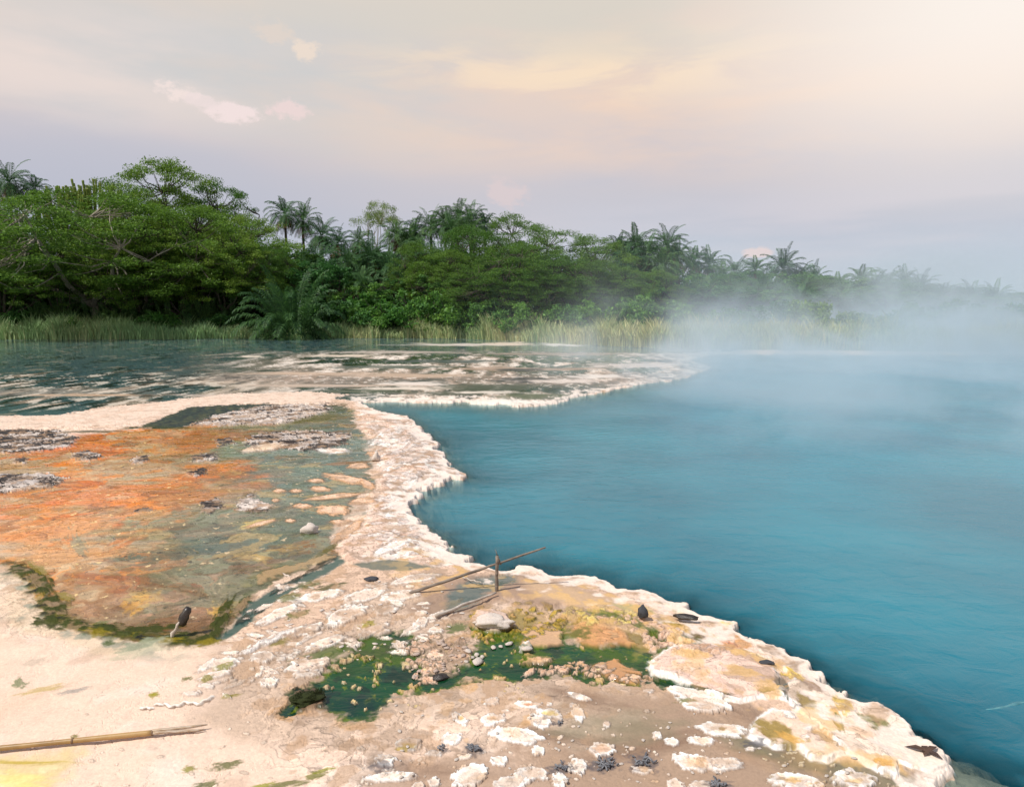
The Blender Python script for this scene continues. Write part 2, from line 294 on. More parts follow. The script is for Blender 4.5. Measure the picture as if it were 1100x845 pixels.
put(S, m * sm(.05, .3, N2[S] + .4 * M3[S]) * sm(470, 400, PX[S]), (20, 66, 62), .7); put(S, m * sm(.02, .25, M3[S] + .3 * N3[S]) * sm(740, 690, PY[S]), (104, 128, 24), .75)
put(S, m * sm(.1, .3, -M2[S]) * sm(600, 680, PX[S]), (84, 108, 40), .7)
qq = fbm(WX[S] * 7 + N2[S], WY[S] * 6, 5, 141, .62)
put(S, m * sm(.12, .22, qq), (128, 140, 44), .75); put(S, m * sm(.12, .2, -qq + .2 * M3[S]), (20, 60, 44), .7); put(S, m * sm(.26, .32, qq) * sm(765, 730, PY[S]), (222, 186, 140), .85, wet=.15, hadd=.018)
for b in [(380, 752, 34, 12, (16, 66, 62)), (600, 715, 60, 8, (26, 68, 48)), (405, 698, 40, 9, (84, 98, 28)), (540, 672, 24, 7, (110, 116, 24)), (560, 664, 20, 6, (128, 124, 26)), (372, 715, 24, 7, (58, 92, 34)),
          (470, 728, 24, 6, (34, 74, 56)), (680, 716, 22, 9, (72, 96, 36)), (645, 708, 22, 8, (52, 84, 40)), (700, 690, 26, 8, (96, 108, 38))]:
    blob(b[0], b[1], b[2], b[3], b[4], soft=.7, rough=.8, strength=.75, wet=.85)
# ochre and pink crust islands in and round the green pool
def grains(poly, core, rim, n, r0, r1, seed, hg=.016, asp=.55, **kw):
    rr = random.Random(seed); pts = np.array(poly); k = 0; tries = 0
    while k < n and tries < n * 30:
        tries += 1
        x = rr.uniform(pts[:, 0].min(), pts[:, 0].max()); y = rr.uniform(pts[:, 1].min(), pts[:, 1].max())
        ins = False
        for i in range(len(pts)):
            (ax, ay), (bx, by) = pts[i], pts[(i + 1) % len(pts)]
            if (ay > y) != (by > y) and x < (bx - ax) * (y - ay) / (by - ay) + ax: ins = not ins
        if not ins: continue
        k += 1
        r = r0 + (r1 - r0) * rr.random() ** 2.2
        j = rr.uniform(-14, 14)
        plate(x, y, r * rr.uniform(.8, 1.6), r * asp, rr.uniform(-35, 25), core=tuple(c + j for c in core), rim=tuple(min(255, c + j) for c in rim), hgt=hg * (.5 + rr.random()), rough=.7, seed=rr.randrange(400), **kw)
OCH, OCHR = (178, 146, 66), (212, 186, 108); PNK, PNKR = (226, 186, 156), (240, 212, 190)
area([(500, 655), (540, 650), (600, 656), (640, 662), (690, 668), (700, 690), (640, 690), (600, 680), (560, 690), (520, 675)], (206, 172, 126), soft=6, amp=12, strength=.5)
area([(606, 674), (640, 668), (672, 678), (682, 690), (650, 694), (620, 688)], (222, 168, 120), soft=5, amp=6, strength=.8, hadd=.03)
area([(556, 680), (580, 668), (600, 676), (605, 690), (585, 695), (562, 690)], (226, 186, 150), soft=3, amp=6, strength=.85, hadd=.03)
area([(636, 712), (660, 706), (690, 722), (690, 733), (664, 730), (640, 722)], (224, 172, 128), soft=3, amp=6, strength=.8, hadd=.02)
grains([(505, 652), (560, 645), (620, 652), (625, 670), (585, 680), (560, 690), (520, 690), (505, 672)], OCH, OCHR, 130, 1.4, 4.5, 1, .008, foot=(60, 66, 20), fs=.8)
grains([(600, 652), (650, 650), (700, 660), (690, 668), (620, 670)], (216, 190, 110), (236, 214, 150), 70, 1.5, 5, 2)
grains([(430, 690), (470, 680), (500, 684), (500, 704), (480, 722), (452, 734), (440, 715)], PNK, PNKR, 90, 1.6, 6, 3, .010, foot=(80, 74, 44), fs=.8)
grains([(350, 700), (420, 676), (445, 700), (430, 730), (380, 740), (345, 735)], (206, 182, 134), (228, 208, 170), 34, 1.2, 4.6, 4, .008, foot=(44, 60, 30), fs=.7)
grains([(565, 720), (610, 706), (640, 712), (700, 726), (690, 734), (630, 722), (600, 720)], PNK, PNKR, 50, 1.5, 5.0, 5, .008, foot=(50, 60, 30), fs=.8)
grains([(640, 662), (690, 662), (735, 680), (748, 700), (700, 700), (690, 680)], PNK, PNKR, 60, 2, 6, 6)
grains([(364, 700), (500, 680), (600, 700), (740, 700), (700, 740), (380, 765)], (216, 190, 140), (230, 210, 170), 70, .9, 2.4, 7, .012)
plate(565, 693, 5, 3.6, 0, hgt=.04); plate(566, 695.5, 7.5, 3.6, 10, core=(246, 232, 224), rim=(252, 244, 238), hgt=.03); plate(583, 707, 11, 3.6, -8, core=(232, 190, 156), rim=(240, 210, 180), hgt=.025)
blob(331, 748, 15, 12, (26, 34, 8), soft=.25, rough=.7, strength=.95, hadd=.03, wet=.2)
for b in [(350, 700, 26, 8, -20), (395, 688, 26, 6, -15), (420, 706, 18, 5, 0), (540, 680, 24, 6, 20), (575, 700, 22, 5, 10), (620, 680, 16, 6, 0), (662, 700, 20, 6, 10), (720, 700, 14, 8, 30), (770, 738, 26, 3, 14), (700, 676, 16, 4, 20), (650, 660, 20, 3, 10), (490, 672, 14, 4, -10)]:
    blob(b[0], b[1], b[2], b[3], (88, 112, 22), ang=b[4], soft=.5, rough=1.2, strength=.8, wet=.5)
area([(505, 668), (512, 656), (532, 654), (545, 660), (553, 672), (535, 678), (515, 674)], (232, 206, 190), soft=2, amp=4, strength=.95, hadd=.07, wet=.05)
# --- brown inlet and damp flat near the crossed branches
area([(470, 625), (500, 615), (560, 612), (600, 620), (660, 640), (700, 655), (600, 652), (540, 645), (500, 660), (470, 665), (440, 655)], (166, 140, 120), soft=9, amp=8, strength=.75, wet=.45)
area([(480, 636), (500, 622), (548, 610), (556, 622), (540, 632), (520, 640), (500, 652), (478, 658)], (104, 122, 118), soft=5, amp=6, strength=.85, wet=.8)
area([(378, 606), (400, 598), (430, 600), (470, 608), (440, 612), (400, 612)], (96, 112, 98), soft=2, amp=4, strength=.85, wet=.8)
area([(560, 620), (600, 625), (640, 636), (700, 650), (690, 660), (620, 652), (575, 640)], (228, 196, 160), soft=8, amp=6, strength=.6)
# --- crust lobes in the left-centre flats
grains([(270, 650), (310, 615), (380, 612), (470, 622), (500, 650), (440, 700), (340, 700), (260, 740), (220, 740)], (236, 214, 194), (250, 236, 222), 110, 2, 10, 8, .012, .30)
grains([(200, 750), (230, 700), (300, 680), (330, 700), (300, 740)], (240, 222, 204), (252, 240, 228), 26, 2, 8, 9, .012, .4)
for b in [(300, 684, 30, 4, -22), (283, 705, 13, 5, -8), (330, 676, 16, 5, -20), (240, 712, 16, 6, -10), (232, 724, 17, 3, -14), (289, 731, 10, 4.5, 0), (330, 716, 22, 9, -12), (205, 744, 8, 2, 0), (446, 622, 26, 4, -10), (430, 640, 20, 5, -10),
          (415, 655, 12, 4, -10), (452, 668, 9, 5, -30), (470, 660, 12, 3, -18), (400, 676, 18, 4, -22), (372, 660, 24, 7, -20), (468, 676, 8, 3, 0), (345, 640, 24, 5, -12), (390, 640, 26, 6, -18), (300, 660, 24, 5, -24), (350, 690, 24, 5, -20)]:
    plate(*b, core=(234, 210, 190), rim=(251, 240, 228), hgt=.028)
for b in [(248, 745, 10, 2, (150, 140, 50)), (165, 746, 6, 2.2, (160, 150, 60)), (200, 728, 6, 2, (110, 116, 40)), (330, 628, 14, 4, (104, 110, 50)), (310, 642, 13, 4, (110, 116, 50)), (355, 630, 17, 3, (88, 96, 50)), (320, 660, 12, 3, (120, 120, 54)),
          (240, 716, 10, 3, (150, 146, 60)), (222, 728, 7, 3, (150, 140, 40)), (395, 668, 8, 4, (160, 150, 50)), (300, 690, 12, 3, (140, 132, 60)), (243, 820, 15, 4.5, (100, 110, 34)), (203, 824, 7, 3.5, (150, 146, 40)), (338, 832, 12, 3.4, (120, 124, 30)),
          (345, 826, 14, 2, (160, 160, 50)), (300, 843, 30, 3.4, (110, 116, 24)), (222, 842, 14, 4, (110, 118, 60)), (280, 843, 16, 2, (160, 160, 40)), (20, 733, 7, 5, (130, 140, 100)), (45, 740, 24, 2.6, (208, 184, 130)), (80, 741, 16, 2, (176, 166, 156)),
          (38, 710, 14, 3, (216, 196, 176)), (110, 668, 8, 2, (120, 124, 60)), (117, 690, 6, 2.4, (96, 110, 50)), (80, 790, 4, 2, (140, 130, 60)), (165, 744, 5, 2, (170, 160, 40)), (150, 698, 30, 6, (206, 196, 170)), (150, 692, 24, 4, (160, 164, 140))]:
    blob(b[0], b[1], b[2], b[3], b[4], ang=-12, soft=.4, rough=.9, strength=.8, hadd=.004)
area([(-300, 812), (0, 812), (70, 806), (88, 806), (74, 826), (50, 845), (40, 1000), (-300, 1000)], (228, 206, 150), soft=14, amp=14, strength=.7, wet=.4)
put(ALL, sm(0, .2, N3 + .5 * M3) * sm(95, 40, PX) * sm(815, 830, PY), (244, 232, 190), .7)
blob(20, 835, 30, 8, (244, 226, 150), soft=.7, rough=.8, strength=.7); blob(28, 817, 40, 2, (200, 176, 70), soft=.7, rough=.8, strength=.8)
# winding raised thread of crust
for i in range(90):
    t = i / 89
    if .16 < t < .2 or .3 < t < .33: continue
    y_ = 758 - 6 * t + 1.8 * math.sin(t * 17) + .9 * math.sin(t * 47 + 1) - 16 * max(0, t - .75)
    blob(152 + 76 * t, y_ + 1.2, 2.4, .8, (150, 120, 98), soft=.5, rough=.3, strength=.5); blob(152 + 76 * t, y_, 2.2, .75 + .35 * t, (252, 242, 230), soft=.3, rough=.4, strength=.95, hadd=.003)
for i in range(14):
    t = i / 13; plate(262 + 50 * t, 700 - 20 * t + 1.5 * math.sin(i), 5, 2, -20, core=(246, 236, 226), rim=(250, 240, 230), hgt=.02, rough=.5)
# --- large crust plates, lower right
W1, W2 = (246, 226, 208), (255, 248, 240)
area([(700, 708), (716, 697), (760, 690), (800, 694), (830, 706), (838, 722), (842, 750), (818, 749), (792, 751), (765, 745), (722, 724), (700, 722)], (238, 208, 190), soft=1.5, amp=4, hadd=.04, wet=.05, rim=(254, 244, 234), rimw=4)
area([(806, 790), (812, 770), (830, 762), (858, 768), (880, 778), (868, 784), (900, 798), (906, 808), (888, 814), (872, 811), (860, 800), (834, 800)], (240, 214, 194), soft=1.5, amp=4, hadd=.045, wet=.05, rim=(255, 250, 244), rimw=6)
area([(846, 752), (838, 738), (850, 728), (838, 712), (870, 700), (930, 735), (1010, 790), (1026, 812), (1000, 820), (966, 816), (962, 828), (948, 828), (910, 806), (880, 776)], (246, 224, 204), soft=1.5, amp=4, hadd=.05, wet=.05, rim=(255, 250, 244), rimw=5)
for b in [(875, 731, 17, 8, 20, (196, 170, 152), .9), (886, 791, 15, 6, 24, (176, 150, 134), .9), (840, 736, 6, 13, -30, (86, 100, 92), .9), (852, 722, 12, 6, 20, (236, 204, 88), .85), (867, 754, 14, 8, 26, (170, 150, 34), .9), (905, 750, 8, 15, -20, (226, 190, 70), .75),
          (833, 786, 24, 10, 22, (158, 136, 48), .85), (848, 793, 14, 4, 22, (222, 176, 104), .7), (943, 773, 20, 7, 30, (132, 130, 70), .85), (949, 818, 9, 4, 10, (226, 164, 60), .9), (980, 803, 34, 12, 24, (238, 212, 176), .8), (925, 782, 20, 9, 20, (234, 198, 166), .7), (896, 768, 12, 6, 60, (214, 172, 106), .8),
          (902, 776, 5, 12, -20, (120, 120, 50), .8), (762, 677, 12, 3, 20, (196, 160, 80), .7), (800, 684, 10, 7, 30, (226, 170, 110), .8), (786, 690, 12, 5, 10, (220, 140, 96), .7), (778, 664, 9, 3, 0, (226, 206, 100), .7), (820, 706, 30, 4, 24, (244, 214, 150), .7), (735, 735, 50, 3, 14, (52, 78, 34), .9),
          (722, 668, 14, 4, 20, (190, 160, 60), .8), (735, 655, 24, 3, 24, (214, 190, 110), .6), (680, 652, 20, 5, 10, (190, 180, 130), .7), (745, 686, 14, 7, 30, (100, 116, 60), .8), (824, 742, 9, 3, -10, (104, 110, 50), .9), (740, 676, 22, 6, 20, (120, 104, 64), .7), (712, 672, 18, 6, 20, (232, 196, 164), .8)]:
    S, m, r = blob(b[0], b[1], b[2], b[3], b[5], ang=b[4], soft=.3, rough=.8, strength=b[6], hadd=-.012)
grains([(700, 668), (730, 676), (760, 690), (790, 700), (740, 704), (712, 700)], PNK, PNKR, 34, 2.5, 8, 16, .02)
PL = [(529, 772, 13, 6, -8), (555, 790, 26, 9, 8), (536, 816, 9, 5.5, -8), (528, 753, 9, 3.6, -10), (568, 757, 13, 4, 6), (591, 766, 13, 5, 8), (580, 774, 12, 7, 20), (495, 773, 7, 5, 30), (489, 768, 4, 3.6, 0), (621, 766, 6, 9, -30), (652, 777, 4, 3.4, 0),
      (439, 798, 13, 7, -4), (485, 793, 12, 6, -12), (647, 804, 13, 7.5, 0), (621, 823, 10, 8, 0), (506, 832, 20, 11, -20), (570, 831, 17, 8, -6), (549, 841, 18, 8, -10), (601, 837, 8, 8, 0), (578, 805, 6, 5, 0), (419, 834, 26, 4.5, -4), (466, 839, 6, 5, -20), (450, 843, 7, 4, 0),
      (414, 816, 11, 6, 0), (752, 750, 31, 11, 14), (776, 783, 26, 6.5, 8), (754, 795, 14, 4.5, 4), (745, 818, 22, 9, 14), (776, 820, 24, 7, 2), (706, 789, 5, 4, 0), (722, 796, 8, 4, 10), (726, 843, 9, 7, 20), (753, 843, 12, 5, 0), (854, 838, 28, 8, 6), (918, 836, 24, 9, 6),
      (697, 741, 5, 2, 0), (615, 757, 4, 2, 0), (622, 748, 12, 3, 16), (865, 793, 4, 2, 0), (806, 803, 5, 2, 0), (590, 756, 3, 1.6, 0), (543, 763, 4, 1.2, 0), (1004, 832, 12, 3, 20), (980, 838, 12, 3, 10), (1016, 826, 8, 3, 20), (780, 860, 30, 8, 0), (640, 862, 30, 9, 0), (900, 870, 30, 8, 0), (560, 875, 30, 9, 0),
      (848, 770, 6, 3, 20), (862, 764, 8, 3, 30), (856, 757, 4, 2, 20), (690, 826, 10, 4, 0), (500, 812, 7, 2.4, -10), (466, 808, 8, 3, 0)]
for b in PL:
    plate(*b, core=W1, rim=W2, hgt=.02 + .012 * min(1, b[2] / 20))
for b in [(439, 800, 8, 3.5, (190, 164, 40)), (591, 766, 8, 2.4, (238, 214, 140)), (647, 804, 8, 4, (232, 196, 170)), (738, 752, 10, 2.4, (128, 124, 34)), (529, 771, 5, 2, (230, 196, 160)), (745, 818, 10, 4, (240, 214, 190)), (568, 757, 5, 1.5, (206, 150, 110)), (776, 782, 4, 2, (170, 140, 50)), (495, 771, 3, 2, (230, 190, 130)), (852, 838, 9, 3, (236, 196, 130)), (918, 838, 10, 2.5, (240, 206, 160)), (433, 803, 8, 2, (200, 180, 70))]:
    blob(b[0], b[1], b[2], b[3], b[4], soft=.4, rough=.7, strength=.85, hadd=-.006)
grains([(600, 745), (700, 760), (800, 800), (780, 845), (600, 845), (470, 820)], (232, 208, 186), (246, 230, 214), 110, .8, 2.8, 10, .01, .6)
grains([(380, 800), (440, 800), (470, 830), (380, 845)], (236, 216, 196), (248, 234, 220), 40, .8, 3, 11, .01)
grains([(820, 790), (900, 815), (1000, 830), (980, 845), (820, 845)], (206, 190, 160), (226, 212, 190), 60, .8, 3, 12, .008)
grains([(90, 760), (260, 770), (420, 790), (380, 845), (100, 845)], (234, 212, 190), (244, 226, 208), 40, .8, 2.4, 14, .006)
# darker grey patches on the ground beneath the dead grey-blue tufts
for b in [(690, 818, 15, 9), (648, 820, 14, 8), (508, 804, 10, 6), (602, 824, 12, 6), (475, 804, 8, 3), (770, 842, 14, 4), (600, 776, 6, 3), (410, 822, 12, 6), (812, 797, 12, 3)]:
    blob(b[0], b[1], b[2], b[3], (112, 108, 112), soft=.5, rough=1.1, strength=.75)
# --- terrace crust toward the inlet: wrinkled
TER = [(392, 432), (440, 446), (498, 505), (455, 530), (445, 550), (470, 575), (530, 602), (480, 610), (420, 600), (375, 605), (360, 590), (392, 565), (412, 530), (405, 500), (420, 480), (380, 455)]
S, d = sdf(TER, 30); d += (N2[S] + N3[S]) * 10; m = sm(-3, 3, d)
put(S, m, (238, 212, 194), .75, wet=.05)
wr = fbm(WX[S] * 2.4, WY[S] * 2.0, 5, 61, .6)
put(S, m * sm(.08, .2, wr), (214, 180, 156), .7); put(S, m * sm(.9, 1.0, 1 - np.abs(wr) * 6), (134, 100, 76), .65); put(S, m * sm(.1, .25, -wr), (250, 238, 226), .7)
put(S, m * sm(.16, .3, M3[S] - .2 * wr) * sm(8, 2, d), (196, 150, 72), .7)
HGT[S] += m * (.02 + wr * .04)
# crust lobes on the terrace
grains([(400, 440), (450, 450), (490, 505), (450, 530), (440, 560), (510, 600), (420, 596), (400, 560), (420, 500)], (238, 214, 198), (250, 238, 228), 120, 4, 18, 15, .012, .24)
# general wrinkling of dry crust and cracks
dry = sm(.4, .1, WET)
HGT += dry * fade * (RID2 * .0015 + N4 * .0015 + N5 * .0004)
COL *= (1 + dry * (N3 * .08 + N4 * .07 + N5 * .04) * sm(40, 10, WY))[..., None]
COL *= (1 - dry * .28 * sm(.93, 1, RID) * sm(.05, .25, M2) * sm(40, 12, WY))[..., None]
HGT -= dry * .004 * sm(.93, 1, RID) * fade
# --- flaky layers: scalloped terraces a few millimetres thick
def flakes(m, fx, fy, L, hh, seed, tone=1.0):
    T = fbm(WX * fx + N2 * .5, WY * fy, 5, seed, .55) * L
    fl = np.floor(T); fr = T - fl
    hsh = np.modf(np.abs(np.sin(fl * 12.9898 + seed) * 43758.5))[0].astype(F32)
    global HGT, COL
    HGT = HGT + m * (fl + sm(0, .10, fr)) * hh
    k = 1 + tone * m * ((hsh - .5) * .20 + .10 * sm(.08, .14, fr) * sm(.5, .2, fr) - .42 * sm(.84, .97, fr) * (1 - sm(.985, 1.0, fr)))  # dark toe and pale lip at each step: painted shade plus crevice sediment
    COL = COL * k[..., None]
crustm = sm(.35, .15, WET) * sm(34, 22, WY)
smooth_sand = sm(.5, 1, sm(330, 180, PX + (PY - 700) * -.6) * sm(640, 700, PY))
crustm = crustm * (1 - .85 * FLAT)
flakes(crustm * (1 - .95 * smooth_sand) * sm(26, 12, WY), 2.2, 2.2, 7, .0035, 81)
flakes(crustm * (1 - .95 * smooth_sand) * sm(12, 7, WY), 6, 6, 4, .002, 83, .5)
# warm and grey staining between the layers
put(ALL, crustm * sm(.08, .2, M3 * .8 - N2 * .4) * (1 - smooth_sand), (196, 164, 134), .6)
put(ALL, crustm * sm(.16, .22, fbm(WX * 4 + N2, WY * 3.4, 4, 143)) * (1 - smooth_sand), (170, 146, 124), .5, wet=.45)
put(ALL, crustm * sm(.2, .3, N3 + .4 * M2) * sm(480, 600, PX + (PY - 500) * .3) * (1 - smooth_sand), (226, 182, 126), .35)
# --- the pool rim and bed
POOL = [(1900, 372), (1100, 378), (960, 380), (860, 379), (762, 379), (740, 385), (764, 392), (757, 396), (731, 405), (696, 409), (664, 415), (640, 420), (616, 425), (589, 432), (562, 433), (528, 432), (505, 430), (450, 429.5), (390, 429), (402, 438), (436, 445),
        (448, 452), (454, 460), (474, 471), (471, 478), (488, 499), (496, 506), (474, 515), (452, 524), (442, 536), (440, 547), (456, 558), (471, 570), (490, 585), (513, 597), (526, 603), (540, 604), (556, 598), (574, 599), (597, 610), (620, 611), (643, 614), (665, 623), (692, 624),
        (704, 631), (733, 640), (756, 652), (783, 662), (788, 671), (806, 681), (844, 693), (871, 705), (898, 725), (924, 744), (962, 762), (1004, 789), (1006, 796), (1025, 812), (1028, 822), (1022, 845), (1060, 905), (1130, 1010), (1900, 1500)]
S, dP = sdf(POOL, full=True)
pxm = WY / 2.1 * 0 + FOC / (WY * CP + 2.1 * SP)           # pixels per metre across
dPw = dP + ((N3 * .07 * fade + N2 * .15 + .10 * np.abs(perlin(WX * 3.0 + N2, WY * 3.0, 91)) * fade) * pxm) * 1.0        # scalloped rim
PM = dPw / pxm                                             # metres from the rim, + in the pool
PMs = np.where(WY > 20, PM * 3.0, PM)
rimz = sm(-.55, -.05, PM) * (PM < 0)
nearside = sm(436, 450, PY)
notfar = np.where(PX > 775, sm(384, 392, PY), 1)
put(ALL, sm(-.24, -.08, PM + .3 * N2 + .3 * N3) * (PM < .02) * sm(26, 18, WY), (250, 234, 220), .8, wet=0)
put(ALL, sm(-.5, -.12, PM + 1.4 * N2 + .9 * N3) * (PM < .02) * sm(20, 26, WY) * notfar, (240, 226, 212), .75, wet=.2)
pk = sm(-.9, -.3, PM + .3 * N1) * sm(-.12, -.3, PM) * sm(.02, .2, M3 + .3 * N2)
put(ALL, pk * sm(560, 620, PY), (236, 196, 130), .6)
HGT = np.where(HGT > 0, .034 * np.tanh(HGT * .36 / .034), HGT)
Z = 0.075 + np.maximum(HGT, -.045) + .012 * sm(-.5, -.1, PM) * sm(30, 20, WY)
Z = np.where(WET > .5, np.minimum(Z, .075 + HGT), Z)
Z = Z - (.048 + .3 * HGT) * sm(-.45, -.02, PM) * sm(0, .3, 1 - sm(.1, .5, PM))
# submerged shelf at the lower right keeps a shallow ledge
shelf = sm(770, 830, PY) * sm(.75, .35, PM + .5 * N2) 
bed = np.where(PM > 0, -.05 - .55 * PM - .25 * PM ** 2, 0) * (1 - .80 * shelf)
edge = sm(-.02, .05, PM)
Z = Z * (1 - edge) + (np.clip(bed, -2.6, 0) + .015 * N2) * edge
inpool = sm(0, .05, PM)
bedc = lin((176, 160, 138)) * (1 + .25 * N3)[..., None]
COL += (bedc - COL) * inpool[..., None]
WET = np.where(PM > 0, .2, WET)
COL = np.clip(COL, .004, .86)
# --- stitched to a coarse skirt so the same ground runs out to the horizon
def grow(a0, step, n, k=1.12):
    out = []; v = a0
    for i in range(n): step *= k; v += step; out.append(v)
    return out
right = grow(PX1, 2.0, 44, 1.13); left = [2 * ((PX0 + PX1) / 2) - v for v in right][::-1]
allx = np.array(left + list(pxs) + right); nl = len(left)
ytop = [PY0 - (PY0 - 332.6) * (1 - .86 ** i) for i in range(1, 42)][::-1]
ybot = grow(PY1, 2.0, 22, 1.13)
ally = np.array(ytop + list(pys) + ybot); nt = len(ytop)
AX, AY = np.meshgrid(allx, ally)
GX, GY = G(AX, AY)
ri = np.clip(np.arange(len(ally)) - nt, 0, NR - 1); ci = np.clip(np.arange(len(allx)) - nl, 0, NC - 1)
ZF = Z[np.ix_(ri, ci)].copy(); CF = COL[np.ix_(ri, ci)].copy(); WF = WET[np.ix_(ri, ci)].copy()
# land behind the far shore: low bank rising out of the water, earth and leaf litter
SHORE = [(-3000, 366), (0, 366), (100, 366), (200, 365.5), (270, 364.5), (300, 364), (340, 364), (400, 364.5), (440, 364), (500, 365), (520, 366), (600, 370), (700, 375), (800, 376.5), (980, 378), (1100, 378.5), (4000, 378.5)]
shore_w = [G(x, y, 0.03) for x, y in SHORE]
def shoreY(x): return np.interp(x, [s[0] for s in shore_w], [s[1] for s in shore_w])
back = np.clip((GY - shoreY(GX)), -5, 60)
bk = sm(-.2, .5, back)
ZF = ZF * (1 - bk) + bk * np.clip(.06 + back * .08, 0, .5)
lc = lin((74, 78, 48))
CF += (lc - CF) * bk[..., None]; WF = WF * (1 - bk)
nrf, ncf = AX.shape
co = np.stack([GX, GY, ZF], -1).reshape(-1, 3).astype(F32)
def grid_mesh(name, co, nr, nc, keep=None):
    idx = np.arange(nr * nc, dtype=np.int32).reshape(nr, nc)
    q = np.stack([idx[:-1, :-1], idx[1:, :-1], idx[1:, 1:], idx[:-1, 1:]], -1).reshape(-1, 4)
    if keep is not None: q = q[keep.reshape(-1)]
    me = bpy.data.meshes.new(name)
    me.vertices.add(len(co)); me.vertices.foreach_set('co', co.reshape(-1))
    me.loops.add(q.size); me.loops.foreach_set('vertex_index', q.reshape(-1))
    me.polygons.add(len(q)); me.polygons.foreach_set('loop_start', np.arange(0, q.size, 4, dtype=np.int32))
    me.polygons.foreach_set('use_smooth', np.ones(len(q), bool))
    me.update(calc_edges=True)
    return me
me = grid_mesh('ground', co, nrf, ncf)
at = me.color_attributes.new('Col', 'FLOAT_COLOR', 'POINT')
at.data.foreach_set('color', np.concatenate([CF, np.ones((nrf, ncf, 1), F32)], -1).astype(F32).reshape(-1))
aw = me.attributes.new('wet', 'FLOAT', 'POINT'); aw.data.foreach_set('value', WF.astype(F32).reshape(-1))
ground = bpy.data.objects.new('ground', me); C_.objects.link(ground); ground['kind'] = 'structure'
# --- pool water: one level sheet with real depth below it
wr_ = np.arange(0, NR, 4); wc_ = np.arange(0, NC, 4)
wX = WX[np.ix_(wr_, wc_)]; wY = WY[np.ix_(wr_, wc_)]; wP = PM[np.ix_(wr_, wc_)]; wZ = Z[np.ix_(wr_, wc_)]
xx, yy = np.meshgrid(np.array([allx[0]] + list(pxs[::4]) + [allx[-1]]), pys[::4])
gx, gy = G(xx, yy)
rowi = np.arange(len(wr_)); coli = np.clip(np.arange(len(wc_) + 2) - 1, 0, len(wc_) - 1)
dep = np.clip(-wZ[np.ix_(rowi, coli)], 0, 3).astype(F32); pmm = wP[np.ix_(rowi, coli)]
near = pmm > -.25
keep = near[:-1, :-1] | near[1:, :-1] | near[1:, 1:] | near[:-1, 1:]
wme = grid_mesh('pool_water', np.stack([gx, gy, np.zeros_like(gx)], -1).reshape(-1, 3).astype(F32), len(wr_), len(wc_) + 2, keep)
ad = wme.attributes.new('depth', 'FLOAT', 'POINT'); ad.data.foreach_set('value', dep.reshape(-1))
water = bpy.data.objects.new('pool_water', wme); C_.objects.link(water); water['kind'] = 'structure'
def ground_z(px, py):
    i = min(NR - 1, max(0, int(round((py - PY0) * RES)))); j = min(NC - 1, max(0, int(round((px - PX0) * RES))))
    return float(Z[i, j])
def on_ground(px, py):
    z = ground_z(px, py); x, y = G(px, py, z); return Vector((x, y, z))
